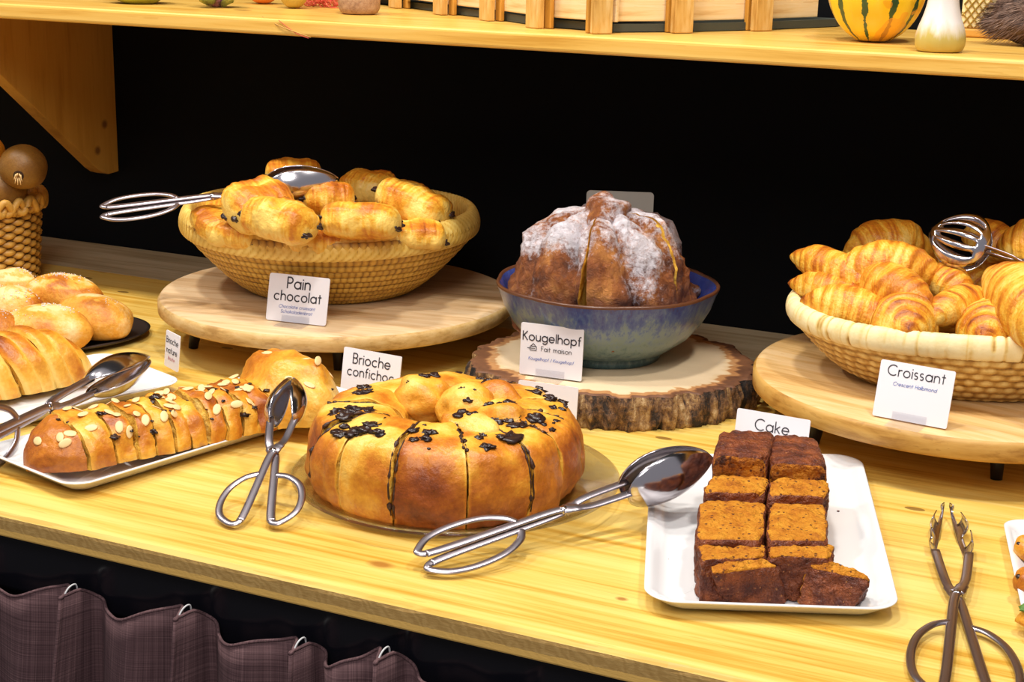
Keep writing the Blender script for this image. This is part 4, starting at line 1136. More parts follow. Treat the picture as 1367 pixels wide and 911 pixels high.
def tongs(handle,tip,rollv,openang,label,style='spoon',L=None,narrow=1.0,cross=True,loopw=.030,spW=.040,spD=.013,flip=1,closed=1):
    """handle,tip: world points of the two ends; rollv: direction the flat face looks"""
    a=Vector(handle); b=Vector(tip); X=(b-a); LL=X.length; X.normalize()
    Z=Vector(rollv); Z=(Z-X*Z.dot(X)).normalized(); Y=Z.cross(X)
    th=empty('serving_tongs',a); th.matrix_basis=Matrix((( X.x,Y.x,Z.x,a.x),(X.y,Y.y,Z.y,a.y),(X.z,Y.z,Z.z,a.z),(0,0,0,1)))
    tag(th,label,'tongs')
    S=LL; pv=.46*S
    spL=.33*S; 
    for s in (-1,1):
        s*=flip
        # arm drawn closed, then turned about the rivet
        dz=.0016*s
        lw=loopw*narrow
        inner=[(pv,0,dz),(pv-.06*S,s*.002,dz),(.10*S,s*.003,dz),(.015*S,s*.0045,dz)]
        loop=[(0.0,s*.007,dz),(.0,s*lw*.45,dz),(.05*S,s*lw*.85,dz),(.13*S,s*lw,dz),(.22*S,s*lw*.9,dz),(.285*S,s*lw*.55,dz),(.31*S,s*.004,dz)]
        rot=Matrix.Rotation(-s*openang/2,3,'Z'); pvv=Vector((pv,0,0))
        tr=lambda p: pvv+rot@(Vector(p)-pvv)
        p1=[tr(p) for p in spline(inner,5)]
        p2=[tr(p) for p in spline([inner[-1]]+loop,6)]
        front=[(pv,0,dz),(pv+.04*S,-s*.004,dz),(pv+.10*S,-s*.0065,0),(S-spL+.01,-s*.0075,0)]
        p3=[tr(p) for p in spline(front,6)]
        parts=[tube(p1,.0042,12,flat=.42,nrm=Z0),tube(p2,.0036,12,flat=.5,nrm=Z0),tube(p3,[.0062]*4+[.0054]*3+[.0042]*(len(p3)-7),12,flat=.36,nrm=Z0)]
        v,f=join(parts)
        arm=mesh('arm',v,f,M['steel_satin']); recalc(arm); arm.parent=th
        # bowl of the spoon hangs on the far side, hollow faces its partner
        vs,fs=spoon_shell(spL,spW,spD,style,-s)
        base=Vector((S-spL,-s*.0072,0))
        tip_in=Matrix.Rotation(s*(openang/2+(.0072+.21*S*math.sin(openang/2))/spL-.02)*closed,3,'Z')
        vs=[tr(base+tip_in@v_) for v_ in vs]
        o=mesh('spoon_bowl',vs,fs,M['steel']); solid(o,.0009,0); o.parent=arm
        # rim bead
    v,f=lathe([(.0001,.0042),(.003,.0038),(.0042,.0022),(.0042,-.0022),(.003,-.0038),(.0001,-.0042)],20)
    v=[(p[0]+pv,p[1],p[2]) for p in v]; r=mesh('rivet',v,f,M['steel']); recalc(r); r.parent=th
    return th
Z0=Vector((0,0,1))
# T2: in front of the almond loaf, tip resting on the plate
tongs(at(340,700,.006),at(392,505,.080),(0,-.35,.9),R(11),'spoon tongs with open scissor handles leaning on the almond brioche plate',loopw=.031,spW=.034)
# T3: across the front, tip on the cake plate
tongs(at(566,748,.012),at(950,612,.056),(.1,-.35,.9),R(0),'long spoon tongs lying between the glass plate and the loaf cake',loopw=.026,spW=.056,spD=.018)
# T5: right, claw tongs
tongs(at(1292,930,.004),at(1264,672,.016),(0,-.1,1),R(9),'dark scissor tongs with toothed jaws on the worktop at the right',style='claw',loopw=.030,spW=.030,spD=.010)
# T1: left, on the plate of sliced brioche
tongs(at(-70,612,.03),at(198,478,.045),(-.55,-.35,-.15),R(1),'spoon tongs with a shiny hollow bowl resting on the sliced brioche plate',spW=.052,spD=.016,loopw=.03)
# T4: in the golden basket
tongs(at(138,282,.185),at(452,240,.222),(.1,-.3,.85),R(1),'spoon tongs stuck into the pile of pains au chocolat, handles over the left rim',loopw=.024,spW=.05,spD=.015)
# T6: slotted
_h=at(1490,392,.185); _t=at(1241,308,.224)
tongs(_h,_t,(_t-_h).normalized().cross(Vector((.25,-.85,.45))),R(4),'slotted spoon tongs standing in the pile of croissants',style='slotted',spW=.064,spD=.014)
# ------------------------------------------------------------ lettering (single-stroke geometric alphabet)
def arc(cx,cy,r,a0,a1,n=14,ry=None):
    ry=ry or r
    return [(cx+r*math.cos(R(a0+(a1-a0)*i/n)),cy+ry*math.sin(R(a0+(a1-a0)*i/n))) for i in range(n+1)]
xh=.62; r_=.31
G={'o':(.62,[arc(r_,r_,r_,0,360,20)]),'a':(.62,[arc(r_,r_,r_,0,360,20),[(.62,.62),(.62,0)]]),
 'c':(.56,[arc(r_,r_,r_,48,312,16)]),'e':(.62,[arc(r_,r_,r_,0,318,18),[(.0,.31),(.62,.31)]]),
 'n':(.50,[[(0,0),(0,.62)],arc(.25,.37,.25,180,0)+[(.5,0)]]),'h':(.50,[[(0,0),(0,1)],arc(.25,.37,.25,180,0)+[(.5,0)]]),
 'm':(.84,[[(0,0),(0,.62)],arc(.21,.41,.21,180,0)+[(.42,0)],arc(.63,.41,.21,180,0)+[(.84,0)]]),
 'r':(.28,[[(0,0),(0,.62)],arc(.24,.36,.24,180,70)]),'i':(.0,[[(0,0),(0,.62)],[(0,.84),(0,.88)]]),'l':(.0,[[(0,0),(0,1)]]),
 't':(.34,[[(.15,0),(.15,.88)],[(0,.62),(.32,.62)]]),'u':(.50,[[(0,.62)]+arc(.25,.25,.25,180,360)+[(.5,.62)],[(.5,.3),(.5,0)]]),
 's':(.34,[arc(.17,.46,.16,50,270,10)+arc(.17,.155,.155,90,-130,10)]),
 'g':(.62,[arc(r_,r_,r_,0,360,20),[(.62,.62)]+arc(.33,-.0,.29,0,-140,10)]),
 'p':(.62,[arc(r_,r_,r_,0,360,20),[(0,.62),(0,-.34)]]),'d':(.62,[arc(r_,r_,r_,0,360,20),[(.62,1),(.62,0)]]),
 'b':(.62,[arc(r_,r_,r_,0,360,20),[(0,1),(0,0)]]),'f':(.30,[[(.12,0)]+arc(.30,.82,.18,180,80,8),[(0,.62),(.28,.62)]]),
 'k':(.42,[[(0,0),(0,1)],[(.40,.62),(0,.28)],[(.12,.38),(.42,0)]]),
 'B':(.52,[[(0,0),(0,1),(.26,1)]+arc(.26,.77,.23,90,-90,10)+[(0,.54)],[(.26,.54)]+arc(.26,.27,.27,90,-90,10)+[(0,0)]]),
 'P':(.50,[[(0,0),(0,1),(.24,1)]+arc(.24,.73,.27,90,-90,10)+[(0,.46)]]),
 'K':(.52,[[(0,0),(0,1)],[(.50,1),(0,.42)],[(.12,.54),(.54,0)]]),
 'C':(.84,[arc(.5,.5,.5,50,310,20)]),'H':(.6,[[(0,0),(0,1)],[(.6,0),(.6,1)],[(0,.5),(.6,.5)]]),
 'S':(.46,[arc(.24,.74,.24,40,270,12)+arc(.24,.26,.25,90,-140,12)]),'F':(.44,[[(0,0),(0,1),(.44,1)],[(0,.52),(.38,.52)]]),
 '/':(.3,[[(0,-.1),(.3,1)]]),' ':(.22,[])}
def text_strokes(s,size,x,y,bold=.11,italic=0,track=.22,center=True):
    """list of quads (2D) for the word"""
    w=sum(G[c][0] for c in s)+track*(len(s)-1); ox=x-(w*size/2 if center else 0); quads=[]
    cx_=0
    for c in s:
        gw,st=G[c]
        for pl in st:
            pts=[(ox+(cx_+px+italic*py)*size,y+py*size) for px,py in pl]
            hw=bold*size/2
            for (x0,y0),(x1,y1) in zip(pts,pts[1:]):
                dx,dy=x1-x0,y1-y0; l=math.hypot(dx,dy) or 1; dx/=l;dy/=l; e=hw*.55
                quads.append([(x0-dx*e-dy*hw,y0-dy*e+dx*hw),(x1+dx*e-dy*hw,y1+dy*e+dx*hw),(x1+dx*e+dy*hw,y1+dy*e-dx*hw),(x0-dx*e+dy*hw,y0-dy*e-dx*hw)])
        cx_+=gw+track
    return quads
def card(bl,br,height,lean,label,lines,foot=True,mat='card',name='label_card',rad=.002,footlen=.022,zfoot=0):
    bl=Vector(bl);br=Vector(br); br.z=bl.z; X=(br-bl); w=X.length; X.normalize()
    back=Vector((-X.y,X.x,0)); 
    th=empty(name,(bl+br)/2); 
    rot=Matrix((( X.x,back.x,0),(X.y,back.y,0),(X.z,back.z,1))).to_4x4()
    th.matrix_basis=Matrix.Translation((bl+br)/2)@rot
    tag(th,label,'label card')
    L=Matrix.Rotation(-R(lean),4,'X')   # card plane: x right, z up, leaning back (+y)
    t=.0012; n=6
    out=[]
    for (cx_,cz,a0) in ((w/2-rad,height-rad,0),(-w/2+rad,height-rad,90),(-w/2+rad,rad,180),(w/2-rad,rad,270)):
        for k in range(n+1):
            g=R(a0+90*k/n); out.append((cx_+rad*math.cos(g),cz+rad*math.sin(g)))
    m=len(out)
    z1=.0012
    vs=[L@Vector((x,0,z+z1)) for x,z in out]+[L@Vector((x,t,z+z1)) for x,z in out]
    fs=[tuple(range(m)),tuple(reversed(range(m,2*m)))]+[(i,i+m,(i+1)%m+m,(i+1)%m) for i in range(m)]
    o=mesh('card',vs,fs,M[mat],smooth=False); recalc(o); o.parent=th
    for (word,size,yy,mt,bold,ital) in lines:
        if word=='@house':
            s=size; x0=-w*.34; q=[]
            for pl in ([(0,0),(1,0),(1,.62),(0,.62),(0,0)],[(.1,.62),(.5,1.05),(.9,.62)],[(-.45,.3),(.35,.3)],[(.2,.3),(.8,.3)]):
                for (a,b) in zip(pl,pl[1:]):
                    dx,dy=b[0]-a[0],b[1]-a[1]; l=math.hypot(dx,dy); hw=.055; dx/=l;dy/=l
                    q.append([((a[0]-dy*hw)*s+x0,(a[1]+dx*hw)*s+yy),((b[0]-dy*hw)*s+x0,(b[1]+dx*hw)*s+yy),((b[0]+dy*hw)*s+x0,(b[1]-dx*hw)*s+yy),((a[0]+dy*hw)*s+x0,(a[1]-dx*hw)*s+yy)])
            nm='house_symbol'
        else:
            xx=0
            if isinstance(word,tuple): word,xx=word
            if size>.1: tw_=sum(G[c][0] for c in word)+.22*(len(word)-1); size=size*w/tw_
            q=text_strokes(word,size,xx*w,yy,bold,ital); nm='lettering'
        vs=[];fs=[]
        for qq in q:
            b=len(vs); vs+=[L@Vector((x,-.0003,z+z1)) for x,z in qq]; fs.append((b,b+1,b+2,b+3))
        if vs:
            o=mesh(nm,vs,fs,M[mt],smooth=False); o.parent=th
    if foot:
        fw_=w*.46
        pr=[(-footlen,.0006),(0.0,.0006),(.003,.0010)]
        up_=L@Vector((0,t+.0006,height*.30)); 
        vs=[];fs=[]
        P_=[(-footlen,.0007),(-.002,.0007),(.0005,.0007),(up_.y,up_.z)]
        for x in(-fw_/2,fw_/2):
            for (y,z) in P_: vs.append((x,y,z))
        k=len(P_)
        for i in range(k-1): fs.append((i,i+1,k+i+1,k+i))
        o=mesh('clear_stand',vs,fs,M['acrylic'],smooth=False); solid(o,.0008,0); o.parent=th
        # front lip that grips the card
        vs=[L@Vector((x,-.0012,z+z1)) for x,z in((-fw_/2,0),(fw_/2,0),(fw_/2,height*.14),(-fw_/2,height*.14))]
        o=mesh('clear_lip',vs,[(0,1,2,3)],M['acrylic'],smooth=False); solid(o,.0006,0); o.parent=th
    return th
def hpx(p,px): return px/ppm(p)
a=at(354.5,428,B1z); b=at(434.5,437,B1z)
w=(b-a).length
card(a,b,hpx(a,63),14,'white card reading Pain chocolat in front of the golden basket',
  [('Pain',.375,.0405,'ink',.13,0),('chocolat',.78,.0255,'ink',.13,0),('Chocolate croissant',.60,.0165,'inkblue',.12,.2),('Schokoladenbrot',.52,.0105,'inkblue',.12,.2)],rad=.003)
a=at(693,500,.0405); b=at(776,511,.0405); b.z=a.z
card(a,b,hpx(a,70),3,'white card reading Kougelhopf Fait maison leaning by the blue bowl',
  [('Kougelhopf',.92,.0400,'ink',.13,0),('@house',.0075,.0288,'ink',0,0),(('Fait maison',.08),.48,.0290,'ink',.12,0),('Kougelhopf / Kougelhopf',.72,.0178,'inkblue',.12,.2)],footlen=.018)
a=at(1164,556,B1z+.0005); b=at(1263,575,B1z+.0005); b.z=a.z
card(a,b,hpx(a,76),14,'white card reading Croissant on the honey coloured board',
  [('Croissant',.77,.0430,'ink',.10,0),('Crescent Halbmond',.58,.0335,'inkblue',.12,.2)],footlen=.024)
a=at(453,468,.054); b=at(530,482,.054); a.z=b.z=0
card(a,b,.056,10,'white card reading Brioche confichoc behind the ring brioche',
  [('Brioche',.64,.0390,'ink',.12,0),('confichoc',.80,.0245,'ink',.12,0)])
a=at(980,551,.054); b=at(1078,568,.054); a.z=b.z=0
card(a,b,.056,10,'white card reading Cake half hidden behind the dark loaf cake',[('Cake',.46,.0370,'ink',.10,0)])
a=at(690,510,.050); b=at(770,521,.050); a.z=b.z=0
a.y-=.0; 
card(a,b,.050,6,'blank white card between the ring brioche and the bark edged log',[],foot=False)
a=at(219,489,.0085); b=at(237,499,.0085); b.z=a.z
card(a,b,.044,6,'small turned white card reading Brioche nature at the corner of the left plate',
  [('Brioche',.0072,.030,'ink',.13,0),('nature',.0072,.018,'ink',.13,0),('Brioche',.0040,.010,'inkred',.12,.2)],foot=False)
a=atY(783,256,1.80); b=atY(873,264,1.83); hh=a.z-.001; a.z=b.z=.0005
card(a,b,hh,2,'plain grey beige sign standing behind the kougelhopf, only its top visible',[],foot=False,mat='cardgrey',name='blank_sign',rad=.005)
# ------------------------------------------------------------ willow basket with fruit, far left
WC=at(-28,372,0); 
def willow():
    t=empty('willow_basket',(WC.x,WC.y,0.0),label='tall brown willow basket of kiwis at the left edge',cat='basket')
    Rr=.090; h=.112; n=480; rows=70; tone=[]
    def g(i,j):
        z=h*i/(rows-1); ph=2*PI*j/n
        rr=Rr*(.90+.10*(i/(rows-1)))
        row=z/.0062; par=math.floor(row); cell=abs(math.sin(PI*row))**.7
        w=math.sin(ph*17+par*PI)
        tone.append(.0+.75*cell*(.5+.5*w)+.2*noise.noise(Vector((ph*9,par,1))))
        r=rr+.0035*w*cell+.0022*cell
        return (r*math.cos(ph),r*math.sin(ph),z)
    v,f=grid(rows,n,g,cv=True); o=mesh('woven_wall',v,f,M['wick3'],tone=tone); o.parent=t; solid(o,.003,-1)
    v,f=lathe([(.0001,.001),(.08,.001),(.08,.004),(.0001,.004)],40); o=mesh('base',v,f,M['wick3'],tone=[.4]*len(v)); o.parent=t
    for s in range(4):
        pts=[];N=320
        for k in range(N):
            ph=2*PI*k/N; q=ph*9+s*PI/2
            pts.append(((Rr+.004+.0075*math.cos(q))*math.cos(ph),(Rr+.004+.0075*math.cos(q))*math.sin(ph),h+.008+.0105*math.sin(2*q+s)*.9))
        v,f=tube(pts,.0052,8,closed=True); o=mesh('rim_strand',v,f,M['wick3'],tone=[.70+.12*noise.noise(Vector(p)*40) for p in v]); o.parent=t
willow()
def fruits():
    km=baked('kiwi skin',[(0,(.34,.18,.035)),(.5,(.20,.09,.016)),(1,(.08,.03,.008))],nscale=300,namt=.2,bscale=500,bstr=.3,rough=.38,big=14,bigamt=.2)
    om=baked('orange peel',[(0,(.85,.34,.02)),(1,(.70,.20,.01))],nscale=200,namt=.2,bscale=300,bstr=.5)
    for (px,py,z,r,lab,m,cat,nm) in [(31,223,.150,.0335,'round brown kiwi with a dried tip on top of the willow basket',km,'kiwi','kiwi'),(4,252,.125,.034,'shaded brown kiwi under the topmost one in the willow basket',km,'kiwi','kiwi'),(-24,205,.165,.033,'orange at the left edge touching the topmost kiwi',om,'orange','orange'),(-60,240,.13,.034,'orange low in the willow basket beyond the left edge',om,'orange','orange')]:
        p=at(px,py,z) if True else 0
        # keep over the basket
        p=WC+Vector((0,0,0)); q=atY(px,py,WC.y-(.01 if px>0 else -.02)); 
        v,f=blob((0,0,0),(r*1.02,r,r*.97),seed=int(px),amp=.04,fr=1.5,nu=30,nv=44)
        th=mesh(nm,v,f,m,tone=[.4+.3*ns(w,40,1) for w in v]); th.location=q
        tag(th,lab,cat,'fruit in the willow basket')
        if m is km and px>10:
            d=(O-q); d.normalize(); d=(d+Vector((-.25,0,-.35))).normalized()
            prt=[]; rg=random.Random(4); sd_=d.cross(Vector((0,0,1))).normalized(); ud_=sd_.cross(d)
            for q in range(9):
                a_=q*.7; e_=sd_*math.cos(a_)+ud_*math.sin(a_); l_=rg.uniform(.004,.008)
                prt.append(tube([d*r*.97+e_*.003,d*(r+.003)+e_*.0042,d*(r+.004)+e_*(.004+l_*.3)+Vector((0,0,-l_*.8))],[.0011,.0009,.0005],6))
            v,f=join(prt); s=mesh('dried_tip',v,f,M['almond']); s.parent=th
            v,f=lathe([(.0035,0),(.006,.0006),(.0075,0)],20); qd=d.to_track_quat('Z','Y').to_matrix()
            v=[qd@Vector(w)+d*r*.985 for w in v]; s=mesh('tip_ring',v,f,M['choc']); s.parent=th
fruits()
# ------------------------------------------------------------ pastries at the right edge
for i,(px,py,lab) in enumerate([(1381,733,'upper golden pastry on the plate at the right edge'),(1381,777,'lower golden pastry with a dark dot on the plate at the right edge')]):
    p=at(px,py,.02)
    v,f=blob((0,0,0),(.017,.014,.0135),seed=i+90,amp=.15,nu=22,nv=30)
    o=mesh('small_pastry',v,f,M['brioche'],tone=[.38+.5*ns(w,60,i) for w in v]); o.location=(p.x,p.y,.0185); tag(o,lab,'pastry','pastries on the right edge plate')
    v,f=blob((-.012,-.006,.006),(.003,.003,.002),seed=i,nu=8,nv=10); c=mesh('chocolate_chip',v,f,M['choc']); c.parent=o
gm=plain('green leaf',(.10,.22,.03),.5)
p=at(1384,818,.02); v,f=blob((0,0,0),(.014,.012,.010),seed=3,amp=.3,nu=16,nv=20); o=mesh('small_pastry',v,f,M['brioche'],tone=[.3]*len(v)); o.location=(p.x,p.y,.0145); tag(o,'lowest pastry with green topping at the right edge','pastry','pastries on the right edge plate')
v,f=blob((-.006,-.002,.008),(.008,.006,.003),seed=9,amp=.5,nu=10,nv=14); c=mesh('green_topping',v,f,gm); c.parent=o
# ------------------------------------------------------------ things on the shelf
def crate():
    Z=SHZ
    pts=[at(x,y,Z) for x,y in ((523,11),(583,20),(645,28),(709,38),(805,46),(913,45),(1020,42))]
    ext0=pts[0]+(pts[0]-pts[1]); ext1=at(1108,38,Z)
    c=sum(pts,Vector())/len(pts); c=c+Vector((-.05,.10,0))
    t=empty('wooden_crate',(c.x,min(c.y,1.93),Z+.0005),label='slatted wooden picket crate in the middle of the shelf',cat='crate')
    wid=[24,25,26,27,28,30,32]
    inward=Vector((.1,1,0)).normalized()
    hgt=.13
    def sl(p,w,tn,rz,m,h=hgt,nm='slat',z0=0.0005,th=.010):
        v,f=boxv((0,0,h/2+z0),(w,th,h)); o=mesh(nm,v,f,m,smooth=False); o.location=(p.x,p.y,Z); o.rotation_euler.z=rz; bevel(o,.0012,2); world_child(o,t); return o
    allp=[ext0]+pts+[ext1]
    for i in range(1,len(allp)-1):
        p=allp[i]; d=(allp[i+1]-allp[i-1]); 
        if i==5: d=allp[i+1]-allp[i]
        rz=math.atan2(d.y,d.x); nrm=Vector((-d.y,d.x,0)).normalized()
        w=wid[i-1]/ppm(p)
        q=p+nrm*.005
        sl(q,w,nrm,rz,M['crate'],h=hgt+random.uniform(-.004,.01))
        # darker back slat right behind it
        v=q+nrm*.013+Vector((d.x,d.y,0)).normalized()*(-.006 if i>=5 else .010)
        sl(v,w*.55,nrm,rz,M['bracket'],h=hgt*.95,nm='inner_slat',th=.006)
    # horizontal boards behind the slats
    for i in range(len(allp)-1):
        a,b=allp[i],allp[i+1]; d=b-a; L=d.length; nrm=Vector((-d.y,d.x,0)).normalized(); mid=(a+b)/2+nrm*.024; rz=math.atan2(d.y,d.x)
        for k in range(3):
            v,f=boxv((0,0,.0125+.018+k*.037),(L*1.02,.005,.0355)); o=mesh('side_board',v,f,M['crateboard'],smooth=False); o.location=(mid.x,mid.y,Z); o.rotation_euler.z=rz; bevel(o,.001,2); world_child(o,t)
    # dark base tray
    v=[(p.x,p.y,Z+.001) for p in [q+Vector((0,.032,0)) for q in allp]]; back=[(ext1.x,WALLY-.01,Z+.001),(ext0.x,WALLY-.01,Z+.001)]
    v=v+back; n=len(v); v2=[(x,y,z+.009) for x,y,z in v]
    fs=[tuple(range(n)),tuple(reversed(range(n,2*n)))]+[(i,i+n,(i+1)%n+n,(i+1)%n) for i in range(n)]
    o=mesh('base_tray',v+v2,fs,plain('grey green painted base',(.05,.055,.04),.6),smooth=False); recalc(o); world_child(o,t)
crate()
def gourd():
    p=at(1160,57,SHZ); s=1/ppm(p); Rg=67*s
    m,nt,b=newmat('striped gourd skin')
    a=nd(nt,'ShaderNodeAttribute',attribute_name='tone'); v=coords(nt); n=noi(nt,v,45,4,.7); n2=noi(nt,v,18,2,.5)
    t=mth(nt,'ADD',a.outputs['Fac'],mth(nt,'MULTIPLY',mth(nt,'SUBTRACT',n,.5),2.0))
    c=ramp(nt,t,[(.0,(.86,.58,.02)),(.60,(.88,.56,.02)),(.66,(.03,.09,.025)),(1,(.02,.07,.03))])
    c=mixc(nt,mth(nt,'MULTIPLY',mth(nt,'GREATER_THAN',n2,.60),.6),c,(.85,.36,.02))
    nt.links.new(c,b.inputs['Base Color']); b.inputs['Roughness'].default_value=.22; b.inputs['Coat Weight'].default_value=.3
    tone=[]
    def g(i,j):
        th=PI*i/47; ph=2*PI*j/120
        rib=.06*abs(math.cos(ph*5))**1.5
        r=Rg*(max(0,math.sin(th))**.72)*(1-rib*.7)+.0001; z=Rg*1.02*(1-math.cos(th))
        if z<.004: z*=.6
        tone.append(.0+ .95*(abs(math.cos(ph*5))**8)+ .1*math.sin(z*200))
        k=.80+.20*min(1,(z/(Rg*1.0))**.6) if z<Rg else 1
        return (r*k*math.cos(ph),r*k*math.sin(ph),z)
    vs,fs=grid(48,120,g,cv=True)
    o=mesh('striped_gourd',vs,fs,m,tone=tone); recalc(o); o.location=(p.x+.0,p.y+.018,SHZ+.0005); o.rotation_euler.z=.3
    tag(o,'round yellow gourd with dark green stripes beside the crate on the shelf','gourd')
    v,f=tube([(0,0,Rg*2),(0.002,0,Rg*2.15),(.008,0,Rg*2.3)],[.008,.006,.006],10); s_=mesh('stem',v,f,plain('gourd stem',(.25,.2,.06),.7)); s_.parent=o
gourd()
def bottle_gourd():
    p=at(1250,70,SHZ); s=1/ppm(p)
    m,nt,b=newmat('white and green gourd skin'); t=nd(nt,'ShaderNodeTexCoord'); sx=nd(nt,'ShaderNodeSeparateXYZ'); nt.links.new(t.outputs['Object'],sx.inputs[0])
    n=noi(nt,coords(nt,(1,1,.15)),90,4,.6); z=mth(nt,'ADD',mth(nt,'MULTIPLY',sx.outputs[2],30),mth(nt,'MULTIPLY',mth(nt,'SUBTRACT',n,.5),1.1))
    nt.links.new(ramp(nt,z,[(0,(.50,.36,.07)),(.42,(.52,.40,.10)),(.72,(.70,.62,.48)),(1,(.76,.70,.66))]),b.inputs['Base Color']); b.inputs['Roughness'].default_value=.3
    pr=[(.0001,.0),(24,0),(30,2),(33,10),(33,20),(30,32),(25,46),(21,62),(19,80),(18,100),(14,115),(.0001,122)]
    sp=spline([(r*s,0,z*s) for r,z in pr],5)
    v,f=lathe([(q.x,q.z) for q in sp],64,lambda ph,i:1+.015*math.sin(3*ph+1)+.01*math.sin(7*ph))
    o=mesh('bottle_gourd',v,f,m); recalc(o); o.location=(p.x,p.y+.012,SHZ+.0005); tag(o,'slim white bottle shaped gourd with a yellow green foot on the shelf','gourd')
    v,f=tube([(0,0,120*s),(0,0,128*s)],[.005,.004],8); q=mesh('stem',v,f,M['crate']); q.parent=o
bottle_gourd()
def lantern():
    a=at(1278,50,SHZ); b=at(1345,54,SHZ); m=plain('cream perforated screen',(.85,.70,.36),.5); d=plain('gold wire',(.42,.27,.05),.35,metal=.6)
    t=empty('woven_box',((a.x+b.x)/2,a.y+.02,SHZ+.0005),label='small cream box wrapped in gold lattice at the right end of the shelf',cat='box')
    o=box('panel',a.x,a.x+.085,a.y+.012,a.y+.055,SHZ+.0105,SHZ+.10,m,parent=t,bev=.003)
    o=box('base',a.x-.002,a.x+.087,a.y+.008,a.y+.058,SHZ+.0006,SHZ+.0102,M['bracket'],parent=t,bev=.002)
    parts=[]
    w=.085; h=.088; y=a.y+.0112
    k=-8
    for k in range(-10,14):
        for s in (1,-1):
            x0=a.x+k*.0085; pts=[]
            for q in range(21):
                z=h*q/20; x=x0+s*z*.75
                if s<0: x+= .04
                if a.x<=x<=a.x+w: pts.append((x,y-.0006*((q+ (s>0))%2),SHZ+.0115+z))
            if len(pts)>2: parts.append(tube(pts,.0009,5))
    v,f=join(parts); o=mesh('lattice',v,f,d); world_child(o,t)
lantern()
def fur():
    p=at(1345,63,SHZ); c=Vector((p.x+.020,p.y+.038,SHZ+.03))
    m=baked('brown fur',[(0,(.30,.19,.14)),(.5,(.14,.075,.05)),(1,(.03,.014,.01))],nscale=80,namt=.4,bscale=300,bstr=.4,rough=.6,big=20,bigamt=.3)
    v,f=blob(c,(.052,.034,.0285),seed=3,amp=.2,nu=26,nv=36)
    o=mesh('fur_pelt',v,f,m,tone=[.7]*len(v)); tag(o,'tuft of grey brown fur at the right end of the shelf','fur')
    rng=random.Random(8); hv=[];hf=[];tn=[]
    for q in range(2600):
        th=math.acos(rng.uniform(-.75,1)); ph=rng.uniform(0,2*PI)
        d=Vector((math.sin(th)*math.cos(ph),math.sin(th)*math.sin(ph),math.cos(th)))
        a=c+Vector((d.x*.051,d.y*.033,d.z*.0275)); flow=Vector((-.8,-.25,-.5))
        dirv=(d*.5+flow*.8+Vector((rng.uniform(-.3,.3),rng.uniform(-.3,.3),rng.uniform(-.2,.2)))).normalized(); L=rng.uniform(.010,.020)
        b=a+dirv*L; b.z=max(b.z,SHZ+.0008); s=d.cross(dirv).normalized()*.00045
        k=len(hv); hv+=[a-s,a+s,b]; hf.append((k,k+1,k+2)); g=rng.uniform(.1,.9); tn+=[g,g,g-.2]
    h=mesh('hair',hv,hf,m,tone=tn); h.parent=o; h['kind']='stuff'
fur()
